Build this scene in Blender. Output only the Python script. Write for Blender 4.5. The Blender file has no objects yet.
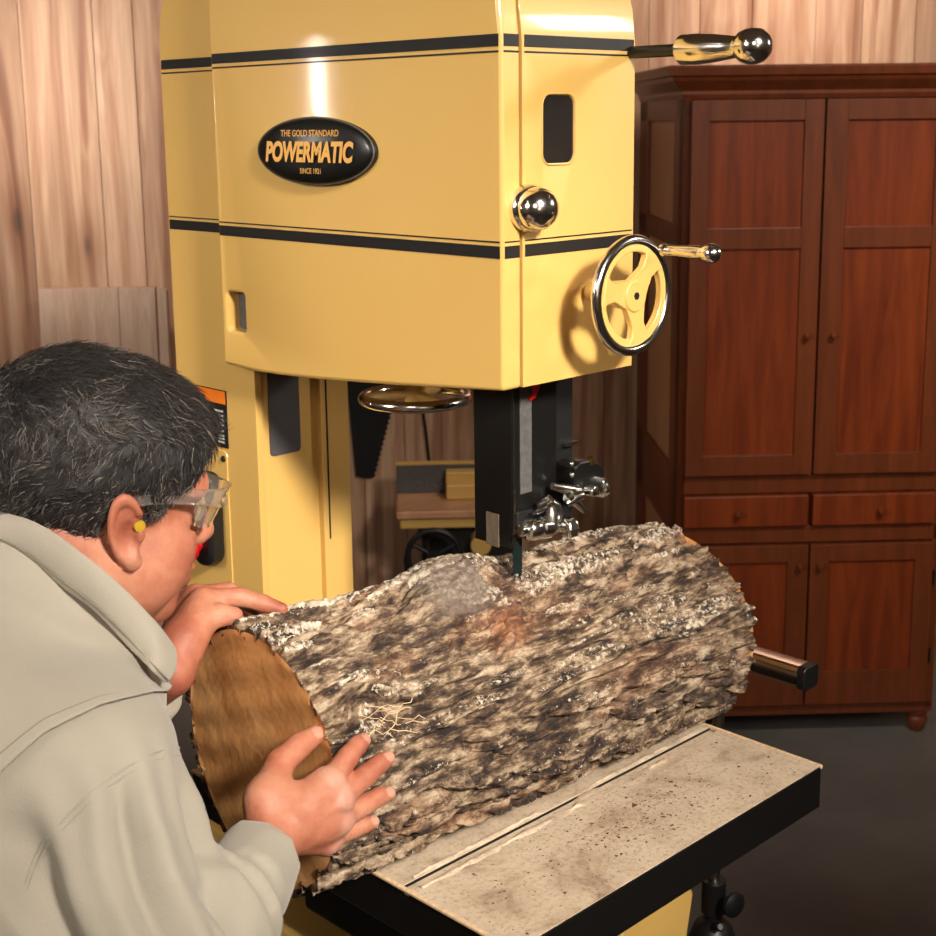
import bpy, bmesh, math, random
import numpy as np
from mathutils import Vector, Matrix
random.seed(4); RNG = np.random.default_rng(7)
C = bpy.context.scene.collection
# ------------------------------------------------------------------ camera measurements
F=1400.; PX,PY=468.,400.
ROLL=math.radians(.67); PITCH=math.atan(.2); HEAD=math.radians(45.5)
CAM=np.array([0,0,1.70])
fw=np.array([math.cos(HEAD)*math.cos(PITCH),math.sin(HEAD)*math.cos(PITCH),-math.sin(PITCH)])
_rt=np.array([math.sin(HEAD),-math.cos(HEAD),0.]); _up=np.cross(_rt,fw)
_s=-ROLL
RR=_rt*math.cos(_s)+_up*math.sin(_s); UU=-_rt*math.sin(_s)+_up*math.cos(_s)
def ray(x,y): return fw+RR*(x-PX)/F-UU*(y-PY)/F
def atd(x,y,t): return CAM+ray(x,y)*t
def atx(x,y,v): d=ray(x,y); return CAM+d*(v-CAM[0])/d[0]
def aty(x,y,v): d=ray(x,y); return CAM+d*(v-CAM[1])/d[1]
def atz(x,y,v): d=ray(x,y); return CAM+d*(v-CAM[2])/d[2]
# ------------------------------------------------------------------ materials
def srgb(r,g,b):
    f=lambda c:(c/255/12.92) if c/255<=.04045 else ((c/255+.055)/1.055)**2.4
    return (f(r),f(g),f(b),1)
class N:
    def __init__(s,name):
        s.m=bpy.data.materials.new(name); s.m.use_nodes=True; s.t=s.m.node_tree; s.b=s.t.nodes['Principled BSDF']
    def n(s,typ,**k):
        o=s.t.nodes.new(typ)
        for a,v in k.items():
            if a in o.inputs.keys(): o.inputs[a].default_value=v
            else: setattr(o,a,v)
        return o
    def l(s,a,b): s.t.links.new(a,b)
    def coord(s,scale=(1,1,1),rot=(0,0,0),kind='Object'):
        c=s.n('ShaderNodeTexCoord'); m=s.n('ShaderNodeMapping'); m.inputs['Scale'].default_value=scale; m.inputs['Rotation'].default_value=rot
        s.l(c.outputs[kind],m.inputs[0]); return m.outputs[0]
    def noise(s,v,scale,detail=5,rough=.55,dist=0):
        o=s.n('ShaderNodeTexNoise'); o.inputs['Scale'].default_value=scale; o.inputs['Detail'].default_value=detail
        o.inputs['Roughness'].default_value=rough; o.inputs['Distortion'].default_value=dist; s.l(v,o.inputs['Vector']); return o.outputs[0]
    def ramp(s,f,st):
        o=s.n('ShaderNodeValToRGB'); e=o.color_ramp.elements
        while len(e)<len(st): e.new(.5)
        for i,(p,c) in enumerate(st): e[i].position=p; e[i].color=c
        s.l(f,o.inputs[0]); return o.outputs[0]
    def mix(s,f,a,b,mode='MIX'):
        o=s.n('ShaderNodeMix',data_type='RGBA',blend_type=mode)
        for i,v in ((0,f),(6,a),(7,b)):
            if hasattr(v,'is_linked'): s.l(v,o.inputs[i])
            else: o.inputs[i].default_value=v
        return o.outputs[2]
    def bump(s,h,strength=.3,dist=.002):
        o=s.n('ShaderNodeBump'); o.inputs['Strength'].default_value=strength; o.inputs['Distance'].default_value=dist
        s.l(h,o.inputs['Height']); s.l(o.outputs[0],s.b.inputs['Normal'])
    def attr(s,name): o=s.n('ShaderNodeAttribute'); o.attribute_name=name; return o
    def base(s,c):
        if hasattr(c,'is_linked'): s.l(c,s.b.inputs['Base Color'])
        else: s.b.inputs['Base Color'].default_value=c
    def set(s,**k):
        for a,v in k.items(): s.b.inputs[a.replace('_',' ')].default_value=v
        return s
g4=lambda v:(v,v,v,1)
def plain(name,col,rough=.5,metal=0,nz=.08,scale=30,coat=0,bumpd=0):
    m=N(name); v=m.coord(); f=m.noise(v,scale)
    a=tuple(c*(1-nz) for c in col[:3])+(1,); b=tuple(min(1,c*(1+nz)) for c in col[:3])+(1,)
    m.base(m.ramp(f,[(.3,a),(.7,b)])); m.set(Roughness=rough,Metallic=metal)
    if coat: m.b.inputs['Coat Weight'].default_value=coat; m.b.inputs['Coat Roughness'].default_value=.12
    if bumpd: m.bump(f,.4,bumpd)
    return m.m
M={}
m=N('yellow_enamel'); v=m.coord(); f=m.noise(v,3); f2=m.noise(v,260,2)
m.base(m.ramp(f,[(.3,srgb(212,170,92)),(.7,srgb(218,177,100))])); m.set(Roughness=.42); m.b.inputs['Coat Weight'].default_value=.5; m.b.inputs['Coat Roughness'].default_value=.07
m.bump(f2,.08,.0006); M['yellow']=m.m
M['slotreflect']=plain('guard_slot_reflection',srgb(112,98,80),.5,0,.3,120)  # wood-toned reflection in the guard slot, painted as plain colour
M['brass']=plain('brass',srgb(190,150,70),.3,1)
M['black']=plain('black_enamel',srgb(14,13,12),.38,coat=.3)
M['stripe']=plain('black_stripe_paint',srgb(16,12,9),.5,coat=.05)
M['matte_black']=plain('matte_black_steel',srgb(12,12,13),.55)
M['rubber']=plain('black_plastic',srgb(20,20,22),.4)
M['chrome']=plain('polished_chrome',srgb(225,222,218),.16,1,.03)
M['steel']=plain('brushed_steel',srgb(165,160,150),.28,1,.12,120)
M['darksteel']=plain('dark_cast_steel',srgb(95,92,88),.35,1,.2,80)
M['greystrip']=plain('grey_rule_strip',srgb(84,82,80),.55,0,.25,150)
M['red']=plain('red_plastic',srgb(205,22,26),.3,coat=.4)
M['orange']=plain('orange_label_ink',srgb(235,120,25),.5)
M['white']=plain('white_label_ink',srgb(200,200,195),.5)
M['gold']=plain('gold_lettering',srgb(232,176,92),.4,0,.05)
M['darkglass']=plain('dark_window_glass',srgb(38,34,32),.12,0,.2,14,coat=.6)
M['pane']=plain('smoky_window_panel',srgb(80,78,80),.4,0,.2,16)
M['blade']=plain('blade_steel',srgb(24,38,36),.4,.3)
M['plug']=plain('yellow_foam',srgb(170,134,16),.8)
# wood wall boards
def woodboards():
    m=N('rough_cypress_boards'); a=m.attr('rnd'); 
    c=m.n('ShaderNodeTexCoord'); off=m.n('ShaderNodeCombineXYZ'); 
    mul=m.n('ShaderNodeMath',operation='MULTIPLY'); mul.inputs[1].default_value=37.; m.l(a.outputs['Fac'],mul.inputs[0])
    m.l(mul.outputs[0],off.inputs[0]); m.l(mul.outputs[0],off.inputs[2])
    add=m.n('ShaderNodeVectorMath',operation='ADD'); m.l(c.outputs['Object'],add.inputs[0]); m.l(off.outputs[0],add.inputs[1])
    mp=m.n('ShaderNodeMapping'); mp.inputs['Scale'].default_value=(7,7,.8); m.l(add.outputs[0],mp.inputs[0])
    band=m.noise(mp.outputs[0],1.0,3,.5,1.6)
    mp2=m.n('ShaderNodeMapping'); mp2.inputs['Scale'].default_value=(30,30,1.6); m.l(add.outputs[0],mp2.inputs[0])
    grain=m.noise(mp2.outputs[0],2.2,5,.6,.6)
    w=m.n('ShaderNodeTexWave',wave_type='BANDS',bands_direction='X'); w.inputs['Scale'].default_value=.9; w.inputs['Distortion'].default_value=9; w.inputs['Detail'].default_value=3; w.inputs['Detail Scale'].default_value=.6
    m.l(mp.outputs[0],w.inputs['Vector'])
    col=m.ramp(band,[(.28,srgb(140,94,68)),(.42,srgb(180,134,104)),(.5,srgb(212,172,138)),(.56,srgb(196,150,118)),(.72,srgb(228,194,164))])
    col=m.mix(.35,col,m.ramp(w.outputs[1],[(.1,srgb(165,115,85)),(.6,srgb(225,190,158))]),'MIX')
    col=m.mix(.35,col,m.ramp(grain,[(.3,g4(.45)),(.65,g4(1))]),'MULTIPLY')
    # knots
    mp3=m.n('ShaderNodeMapping'); mp3.inputs['Scale'].default_value=(5,5,1.7); m.l(add.outputs[0],mp3.inputs[0])
    vo=m.n('ShaderNodeTexVoronoi'); vo.inputs['Scale'].default_value=1.0; m.l(mp3.outputs[0],vo.inputs['Vector'])
    k=m.ramp(vo.outputs['Distance'],[(.0,g4(.10)),(.05,g4(.22)),(.09,(.62,.5,.42,1)),(.2,(.86,.8,.76,1)),(.3,g4(1))])
    col=m.mix(.8,col,k,'MULTIPLY')
    tone=m.ramp(a.outputs['Fac'],[(0,(.55,.47,.42,1)),(.35,(.85,.8,.76,1)),(1,(1,1,1,1))])
    col=m.mix(1.,col,tone,'MULTIPLY')
    m.base(col); m.set(Roughness=.62); m.bump(grain,.25,.001); return m.m
M['boards']=woodboards()
def wood(name,dark,light,sc=(18,18,1.6),rough=.4,coat=0):
    m=N(name); v=m.coord(sc); b=m.noise(v,1.2,4,.6,1.2); v2=m.coord(tuple(s*6 for s in sc)); g=m.noise(v2,1.5,4,.6,.4)
    c=m.ramp(b,[(.3,dark),(.7,light)]); c=m.mix(.35,c,m.ramp(g,[(.3,g4(.55)),(.7,g4(1))]),'MULTIPLY')
    m.base(c); m.set(Roughness=rough)
    if coat: m.b.inputs['Coat Weight'].default_value=coat; m.b.inputs['Coat Roughness'].default_value=.25
    return m.m
M['cherry']=wood('cherry_frame_wood',srgb(108,52,24),srgb(134,66,32),rough=.42,coat=.15)
M['cherry_panel']=wood('cherry_panel_wood',srgb(116,46,18),srgb(156,70,28),rough=.4,coat=.15)
M['maple']=wood('lit_maple_panel',srgb(190,138,98),srgb(212,160,118))  # maple lightened further, light on the side panels painted into the colour
M['pale']=wood('pale_laminated_wood',srgb(205,165,138),srgb(232,200,176),rough=.6)
M['ply']=wood('machine_table_wood',srgb(190,135,98),srgb(215,165,125),sc=(3,20,20))
m=N('grey_concrete'); v=m.coord(); f=m.noise(v,2.2,6,.6); f2=m.noise(v,90,3)
c=m.ramp(f,[(.3,srgb(104,101,99)),(.7,srgb(130,126,122))]); c=m.mix(.3,c,m.ramp(f2,[(.3,g4(.7)),(.7,g4(1))]),'MULTIPLY'); m.base(c); m.set(Roughness=.6); m.bump(f2,.2,.001); M['floor']=m.m
# dusty table
m=N('dusty_cast_table'); v=m.coord((5,11,5),(0,0,.5)); f=m.noise(v,1.1,6,.62,1.5); v2=m.coord(); f2=m.noise(v2,160,4,.7); f3=m.noise(v2,24,5,.7)
c=m.ramp(f,[(.27,srgb(140,124,112)),(.35,srgb(186,162,138)),(.44,srgb(208,188,164)),(.8,srgb(222,203,180))])
c=m.mix(.5,c,m.ramp(f2,[(.3,srgb(150,120,92)),(.5,srgb(255,250,240))]),'MULTIPLY')
c=m.mix(.4,c,m.ramp(f3,[(.3,srgb(185,172,160)),(.55,srgb(255,255,255))]),'MULTIPLY')
m.base(c); m.set(Roughness=.75); m.bump(f2,.4,.0012); M['dust']=m.m
M['dustpile']=plain('sawdust',srgb(222,190,150),.9,0,.2,200,bumpd=.001)
M['chip']=plain('bark_chips',srgb(105,66,38),.9,0,.4,400)
# bark
m=N('oak_bark'); h=m.attr('ridge'); sp=m.attr('patch'); v=m.coord((1,1,1))
vs=m.coord((.38,1,1)); n1=m.noise(vs,62,7,.72,.15); n2=m.noise(v,150,4,.7); n3=m.noise(v,9,4,.6); n4=m.noise(v,150,6,.8,.3)
c=m.ramp(n1,[(.40,srgb(38,28,22)),(.48,srgb(92,72,56)),(.54,srgb(146,125,102)),(.63,srgb(196,178,154))])
c=m.mix(.55,c,m.ramp(n3,[(.36,srgb(198,172,142)),(.56,srgb(245,240,230))]),'MULTIPLY')
c=m.mix(.5,c,m.ramp(n2,[(.32,g4(.4)),(.62,g4(1))]),'MULTIPLY')
# lichen crust grows on the ridge tops, denser on one side
th=m.n('ShaderNodeMath',operation='ADD'); m.l(n4,th.inputs[0]); m.l(sp.outputs['Fac'],th.inputs[1])
lich=m.ramp(th.outputs[0],[(.64,g4(0)),(.69,g4(1))])
c=m.mix(lich,c,m.ramp(n2,[(.3,srgb(150,136,116)),(.7,srgb(212,200,180))]))
kn=m.attr('knot'); c=m.mix(kn.outputs['Fac'],c,m.ramp(n1,[(.35,srgb(84,54,38)),(.55,srgb(150,98,64)),(.75,srgb(186,138,100))]))
gk=m.attr('grey'); c=m.mix(gk.outputs['Fac'],c,m.ramp(n2,[(.3,srgb(84,72,64)),(.7,srgb(136,120,106))]))
m.base(c); m.set(Roughness=.9); m.bump(m.mix(.5,n2,n1),.8,.004); M['bark']=m.m
m=N('sawn_oak_end'); v=m.coord(); w=m.n('ShaderNodeTexWave',wave_type='RINGS',rings_direction='X'); w.inputs['Scale'].default_value=32; w.inputs['Distortion'].default_value=3; w.inputs['Detail'].default_value=3; w.inputs['Detail Scale'].default_value=2
m.l(v,w.inputs['Vector']); n1=m.noise(v,7,5,.6,.8); n2=m.noise(v,120,3,.7)
c=m.ramp(n1,[(.32,srgb(216,144,80)),(.5,srgb(244,178,108)),(.7,srgb(252,200,138))]); c=m.mix(.12,c,m.ramp(w.outputs[1],[(.2,srgb(190,140,90)),(.8,g4(1))]),'MULTIPLY'); c=m.mix(.35,c,m.ramp(n2,[(.3,g4(.6)),(.6,g4(1))]),'MULTIPLY')
m.base(c); m.set(Roughness=.7); m.bump(n2,.3,.001); M['endgrain']=m.m
# skin, hair, cloth
m=N('skin'); v=m.coord(); n1=m.noise(v,16,4,.6); n2=m.noise(v,260,3,.7); sk=m.attr('tone')
c=m.ramp(n1,[(.32,srgb(148,80,60)),(.5,srgb(172,104,78)),(.68,srgb(192,130,102))]); c=m.mix(.15,c,m.ramp(n2,[(.3,g4(.6)),(.65,g4(1))]),'MULTIPLY')
c=m.mix(sk.outputs['Fac'],c,srgb(232,190,170))
m.base(c); m.set(Roughness=.56); m.b.inputs['Subsurface Weight'].default_value=.05; m.b.inputs['Subsurface Radius'].default_value=(.012,.005,.003); m.b.inputs['Subsurface Scale'].default_value=1.
n5=m.noise(v,95,5,.7,.5); m.bump(m.mix(.5,n2,n5),.5,.0022); M['skin']=m.m
m=N('salt_and_pepper_hair'); a=m.attr('rnd'); c=m.ramp(a.outputs['Fac'],[(0,srgb(20,16,15)),(.5,srgb(42,36,33)),(.75,srgb(84,76,70)),(1,srgb(140,130,120))]); m.base(c); m.set(Roughness=.62); M['hair']=m.m
m=N('khaki_cotton'); v=m.coord(); n1=m.noise(v,5,4,.6); n2=m.noise(v,900,2,.5)
c=m.ramp(n1,[(.3,srgb(147,139,124)),(.7,srgb(160,152,138))]); m.base(c); m.set(Roughness=.85); m.b.inputs['Sheen Weight'].default_value=.25; n3=m.noise(v,38,4,.6,.4); m.bump(m.mix(.6,n2,n3),.35,.004); M['shirt']=m.m
M['stitch']=plain('khaki_stitching',srgb(122,114,98),.9)
M['trousers']=plain('dark_denim',srgb(52,56,70),.9,0,.2,300)
M['shoe']=plain('brown_shoe_leather',srgb(66,44,30),.5)
m=N('clear_plastic'); m.base((.93,.9,.86,1)); m.set(Roughness=.06); m.b.inputs['Transmission Weight'].default_value=.93; m.b.inputs['IOR'].default_value=1.25; M['clear']=m.m
m=N('clear_lens'); m.base((.95,.9,.82,1)); m.set(Roughness=.03); m.b.inputs['Transmission Weight'].default_value=.92; m.b.inputs['IOR'].default_value=1.12; M['lens']=m.m
M['eye']=plain('eyeball',srgb(225,215,205),.2)
# ------------------------------------------------------------------ mesh helpers
def tag(o,label=None,cat=None,group=None,kind=None):
    for k,v in (('label',label),('category',cat),('group',group),('kind',kind)):
        if v: o[k]=v
    return o
def empty(name,loc=(0,0,0),parent=None):
    o=bpy.data.objects.new(name,None); o.location=loc; C.objects.link(o); o.parent=parent; o.empty_display_size=.05; return o
ORG={}
def link(name,me,mat,parent=None,bevel=0,smooth=None,seg=2):
    o=bpy.data.objects.new(name,me); C.objects.link(o)
    if mat: me.materials.append(mat)
    if parent is not None:
        o.parent=parent
        w=Vector((0,0,0)); p=parent
        while p is not None: w+=Vector(p.location); p=p.parent
        me.transform(Matrix.Translation(-w))
    if bevel:
        b=o.modifiers.new('Bevel','BEVEL'); b.width=bevel; b.segments=seg; b.limit_method='ANGLE'; b.angle_limit=.6; b.harden_normals=False
    if smooth is not None: shade(me,smooth)
    return o
def shade(me,ang=40):
    me.shade_smooth()
    if ang<180:
        try: me.set_sharp_from_angle(angle=math.radians(ang))
        except Exception: pass
class MB:
    def __init__(s): s.v=[]; s.f=[]; s.n=0
    def add(s,v,f):
        v=np.asarray(v,float).reshape(-1,3); s.v.append(v); s.f+= [tuple(i+s.n for i in q) for q in f]; s.n+=len(v); return s
    def box(s,lo,hi,frame=None):
        lo=np.array(lo,float);hi=np.array(hi,float)
        v=np.array([[ (lo,hi)[i][0],(lo,hi)[j][1],(lo,hi)[k][2]] for i in (0,1) for j in (0,1) for k in (0,1)])
        if frame is not None: v=frame(v)
        return s.add(v,[(0,1,3,2),(4,6,7,5),(0,4,5,1),(2,3,7,6),(0,2,6,4),(1,5,7,3)])
    def prism(s,poly,a,b,axis=0):
        """poly: 2d points in the plane normal to axis (0: yz, 1: xz, 2: xy)"""
        n=len(poly); v=[]
        for c in (a,b):
            for p in poly:
                q=[p[0],p[1]]; q.insert(axis,c); v.append(q)
        f=[tuple(range(n))[::-1],tuple(range(n,2*n))]+[(i,(i+1)%n,(i+1)%n+n,i+n) for i in range(n)]
        return s.add(v,f)
    def lathe(s,p0,ax,prof,n=32,cap=True):
        """prof: (distance along axis, radius)"""
        p0=np.array(p0,float); ax=np.array(ax,float); ax/=np.linalg.norm(ax)
        t=np.cross(ax,[0,0,1.]); 
        if np.linalg.norm(t)<.1: t=np.cross(ax,[1.,0,0])
        t/=np.linalg.norm(t); u=np.cross(ax,t); v=[]
        th=np.linspace(0,2*math.pi,n,endpoint=False)
        for d,r in prof:
            v.append(p0+ax*d+np.outer(np.cos(th),t)*r+np.outer(np.sin(th),u)*r)
        k=len(prof); f=[(i*n+j,i*n+(j+1)%n,(i+1)*n+(j+1)%n,(i+1)*n+j) for i in range(k-1) for j in range(n)]
        if cap: f+=[tuple(range(n))[::-1],tuple(range((k-1)*n,k*n))]
        return s.add(np.concatenate(v),f)
    def cyl(s,p0,p1,r,r1=None,n=24):
        p0=np.array(p0,float);p1=np.array(p1,float); L=np.linalg.norm(p1-p0)
        return s.lathe(p0,p1-p0,[(0,r),(L,r if r1 is None else r1)],n)
    def sphere(s,c,r,n=20,ax=(0,0,1)):
        pr=[(-math.cos(a)*r,max(math.sin(a)*r,1e-5)) for a in np.linspace(0,math.pi,n//2+1)]
        return s.lathe(c,ax,pr,n)
    def tube(s,pts,r,n=10,closed=False,flat=1.):
        pts=np.array(pts,float); k=len(pts); rs=np.broadcast_to(np.asarray(r,float),(k,)) if np.ndim(r)<2 else r
        T=np.gradient(pts,axis=0)
        if closed: T=np.roll(pts,-1,0)-np.roll(pts,1,0)
        T/=np.linalg.norm(T,axis=1)[:,None]+1e-12
        ref=np.array([0,0,1.]) if abs(T[0][2])<.9 else np.array([1.,0,0]); v=[]; th=np.linspace(0,2*math.pi,n,endpoint=False)
        a=np.cross(T[0],ref); a/=np.linalg.norm(a)
        for i in range(k):
            a=a-T[i]*(a@T[i]); a/=np.linalg.norm(a)+1e-12; b=np.cross(T[i],a)
            v.append(pts[i]+np.outer(np.cos(th),a)*rs[i]+np.outer(np.sin(th),b)*rs[i]*flat)
        f=[(i*n+j,i*n+(j+1)%n,(i+1)*n+(j+1)%n,(i+1)*n+j) for i in range(k-1) for j in range(n)]
        if closed: f+=[((k-1)*n+j,(k-1)*n+(j+1)%n,(j+1)%n,j) for j in range(n)]
        else: f+=[tuple(range(n))[::-1],tuple(range((k-1)*n,k*n))]
        return s.add(np.concatenate(v),f)
    def mesh(s,name):
        me=bpy.data.meshes.new(name); me.from_pydata(np.concatenate(s.v).tolist(),[],s.f)
        bm=bmesh.new(); bm.from_mesh(me); bmesh.ops.recalc_face_normals(bm,faces=bm.faces); bm.to_mesh(me); bm.free(); return me
    def build(s,name,mat,parent=None,bevel=0,smooth=None,**k):
        return link(name,s.mesh(name),mat,parent,bevel,smooth,**k)
def setattr_f(me,name,vals):
    a=me.attributes.new(name,'FLOAT','POINT'); a.data.foreach_set('value',np.asarray(vals,np.float32))
def np_mesh(name,V,Q):
    me=bpy.data.meshes.new(name); me.vertices.add(len(V)); me.vertices.foreach_set('co',np.asarray(V,np.float32).ravel())
    Q=np.asarray(Q,np.int32); me.loops.add(Q.size); me.loops.foreach_set('vertex_index',Q.ravel())
    me.polygons.add(len(Q)); me.polygons.foreach_set('loop_start',np.arange(len(Q),dtype=np.int32)*Q.shape[1])
    me.update(calc_edges=True); me.validate(); return me
def rrect(cx,cy,w,h,r,n=6):
    o=[]
    for sx,sy,a0 in ((1,1,0),(-1,1,90),(-1,-1,180),(1,-1,270)):
        for i in range(n+1):
            a=math.radians(a0+90*i/n); o.append((cx+sx*(w/2-r)+r*math.cos(a),cy+sy*(h/2-r)+r*math.sin(a)))
    return o
def cut(o,mb):
    c=mb.build('cutter',None)
    # cutter in world space, target mesh is in its parent's space
    w=Vector((0,0,0)); p=o.parent
    while p is not None: w+=Vector(p.location); p=p.parent
    c.data.transform(Matrix.Translation(-w)); c.location=(0,0,0)
    bm=o.modifiers.new('b','BOOLEAN'); bm.object=c; bm.operation='DIFFERENCE'; bm.solver='EXACT'
    par=o.parent; o.parent=None; mods=[x for x in o.modifiers if x.name!='b']; st=[(x,x.show_viewport) for x in mods]
    for x in mods: x.show_viewport=False
    bpy.context.view_layer.update(); dg=bpy.context.evaluated_depsgraph_get()
    me=bpy.data.meshes.new_from_object(o.evaluated_get(dg)); o.modifiers.remove(bm)
    for x,sv in st: x.show_viewport=sv
    o.data=me; o.parent=par; bpy.data.objects.remove(c)
# value noise
def vnoise(P,seed=0):
    P=np.asarray(P,float); I=np.floor(P).astype(np.int64); Fr=P-I; Fr=Fr*Fr*(3-2*Fr)
    def h(i,j,k):
        x=(i*374761393+j*668265263+k*2147483647+seed*974634777)&0xffffffff; x=((x^(x>>13))*1274126177)&0xffffffff; x=x^(x>>16); return (x&0xffffff)/float(0xffffff)
    r=0
    for a in (0,1):
        for b in (0,1):
            for c in (0,1):
                w=(Fr[...,0] if a else 1-Fr[...,0])*(Fr[...,1] if b else 1-Fr[...,1])*(Fr[...,2] if c else 1-Fr[...,2])
                r=r+w*h(I[...,0]+a,I[...,1]+b,I[...,2]+c)
    return r
def fbm(P,oct=4,seed=0,gain=.5):
    r=0;a=1;s=0
    for o in range(oct): r=r+a*vnoise(np.asarray(P)*2**o,seed+o); s+=a; a*=gain
    return r/s
# ================================================================== SETTING
P0=np.array([3.487,1.708,0.]); ce=np.array([.737,-.676,0.]); ce/=np.linalg.norm(ce); cn=np.array([-ce[1]*-1*-1,0,0.])
cn=np.array([ce[1],-ce[0],0.])             # towards the camera
def cf(v,off=0.):                           # (u along front, d into the wall, z) -> world
    v=np.asarray(v,float); return P0+v[:,0:1]*ce-v[:,1:2]*cn+v[:,2:3]*np.array([0,0,1.])
WD=.76
b=MB(); b.box((-5.2,-6.2,-.1),(2.8,WD+.1,0),cf); tag(b.build('floor',M['floor']),kind='structure')
M['wallpaint']=plain('wall_paint',srgb(205,195,180),.9)
b=MB(); b.box((-5.2,-6.2,3.1),(2.8,WD+.1,3.2),cf); tag(b.build('ceiling',plain('ceiling_paint',srgb(200,188,170),.9)),kind='structure')
for nm_,lo_,hi_ in (('wall_left',(-5.3,-6.2,0),(-5.2,WD+.1,3.1)),('wall_right',(2.8,-6.2,0),(2.9,WD+.1,3.1)),('wall_front',(-5.2,-6.3,0),(2.8,-6.2,3.1))):
    b=MB(); b.box(lo_,hi_,cf); tag(b.build(nm_,M['wallpaint']),kind='structure')
b=MB(); us=[]; u=-5.0
def pc(x,y,d):
    r_=ray(x,y); o_=P0-cn*d; t=((o_-CAM)@cn)/(r_@cn); p=CAM+r_*t; return ((p-o_)@ce,p[2])
fixed=[pc(-45,100,WD)[0],pc(24,100,WD)[0],pc(97,100,WD)[0],pc(137,100,WD)[0],pc(180,100,WD)[0],-2.05,-1.91,-1.75,-1.60,-1.47,-1.35,-1.235,-1.10,-.95,-.83,-.70,-.545,-.385,-.19,-.045,.12]
while u<fixed[0]-.1: us.append(u); u+=random.uniform(.11,.2)
us+=fixed; u=.28
while u<2.6: us.append(u); u+=random.uniform(.11,.2)
vals=[]
for a,c in zip(us[:-1],us[1:]):
    n0=b.n; dd=random.uniform(0,.004); b.box((a+.0012,WD-dd,0),(c-.0012,WD+.03,3.1),cf)
    val=random.uniform(.4,1); 
    if abs(a-fixed[0])<.01: val=.12
    vals+=[val]*(b.n-n0)
b.box((-5.2,WD+.012,0),(2.8,WD+.06,3.1),cf); vals+=[0]*8
o=b.build('wall_back',M['boards'])
a_=o.data.attributes.new('rnd','FLOAT','POINT'); a_.data.foreach_set('value',np.array(vals,np.float32)); tag(o,kind='structure')
# ================================================================== ARMOIRE
def cbox(mb,u0,u1,d0,d1,z0,z1): mb.box((u0,d0,z0),(u1,d1,z1),cf)
cab=empty('armoire',tuple(P0+ce*-.37-cn*.3)); tag(cab,'tall reddish cherry wood armoire with panelled doors, standing against the board wall','armoire')
uL,uR,CD=-.733,-.005,.70
b=MB(); cbox(b,uL+.02,uR-.02,.02,CD,.075,1.76)
for u0,u1 in ((uL,-.715),(-.030,uR)): cbox(b,u0,u1,0,.05,.075,1.76)
cbox(b,uL,uR,.002,.05,.705,.756); cbox(b,uL,uR,.0,.05,.566,.612); cbox(b,uL,uR,.0,.05,.066,.1); cbox(b,uL,uR,.004,.05,1.745,1.775)
for (z0,z1) in ((.075,.16),(.57,.76),(1.36,1.42),(1.69,1.775)): cbox(b,uL,uL+.02,.0,CD,z0,z1)
for (d0,d1) in ((0,.13),(.56,CD)): cbox(b,uL,uL+.02,d0,d1,.075,1.775)
b.build('body',M['cherry'],cab,.002)
for z0,z1 in ((.16,.57),(.76,1.36),(1.42,1.69)):
    b=MB(); cbox(b,uL+.010,uL+.02,.13,.56,z0,z1); tag(b.build('side_panel',M['maple'],cab),'pale maple side panel, colour lightened as if lit')
b=MB(); rings=[(1.745,0),(1.757,.006),(1.765,.006),(1.775,.016),(1.79,.032),(1.80,.037),(1.803,.045),(1.822,.048),(1.828,.045),(1.828,-.1)]
vv=[];n=len(rings)
for z,o_ in rings: vv+=[(uL-o_,-o_,z),(uR+o_,-o_,z),(uR+o_,CD+.0,z),(uL-o_,CD+.0,z)]
ff=[(i*4+j,i*4+(j+1)%4,(i+1)*4+(j+1)%4,(i+1)*4+j) for i in range(n-1) for j in range(4)]+[(3,2,1,0),tuple(range(4*n-4,4*n))]
b.add(cf(vv),ff); b.build('crown_moulding',M['cherry'],cab)
def cdoor(u0,u1,z0,z1,cuts,knob,pu0,pu1,name='door'):
    b=MB(); f0,f1=-.018,.004
    cbox(b,u0,pu0,f0,f1,z0,z1); cbox(b,pu1,u1,f0,f1,z0,z1); zz=[z0]+[c for p in cuts for c in p]+[z1]
    for i in range(0,len(zz),2): cbox(b,pu0,pu1,f0+.0005,f1,zz[i],zz[i+1])
    d=b.build(name,M['cherry'],cab,.0012)
    for (a,c) in cuts:
        b=MB(); cbox(b,pu0-.003,pu1+.003,-.008,.003,a-.003,c+.003); b.build('door_panel',M['cherry_panel'],d)
    k=cf([(knob[0],-.018,knob[1])])[0]; b=MB(); b.lathe(k,cn,[(0,.005),(.008,.004),(.012,.008),(.018,.0095),(.023,.007),(.024,.001)],16); b.build('knob',M['cherry'],d,smooth=50)
cdoor(-.714,-.3745,.760,1.742,[(.815,1.364),(1.418,1.69)],(-.403,1.137),-.668,-.424)
cdoor(-.3685,-.031,.760,1.742,[(.815,1.364),(1.418,1.69)],(-.334,1.137),-.312,-.082)
cdoor(-.714,-.3745,.102,.562,[(.198,.515)],(-.400,.507),-.66,-.430)
cdoor(-.3685,-.031,.102,.562,[(.198,.515)],(-.345,.507),-.318,-.081)
for u0,u1,ku in ((-.714,-.378,-.571),(-.365,-.031,-.184)):
    b=MB(); cbox(b,u0,u1,-.016,.03,.616,.702); d=b.build('drawer',M['cherry_panel'],cab,.003)
    k=cf([(ku,-.016,.658)])[0]; b=MB(); b.lathe(k,cn,[(0,.006),(.008,.005),(.012,.009),(.018,.0105),(.023,.008),(.024,.001)],16); b.build('knob',M['cherry'],d,smooth=50)
for z in (.235,.46): 
    b=MB(); b.cyl(cf([(-.0255,-.006,z-.02)])[0],cf([(-.0255,-.006,z+.02)])[0],.006,n=10); b.build('hinge',M['matte_black'],cab,smooth=50)
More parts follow.
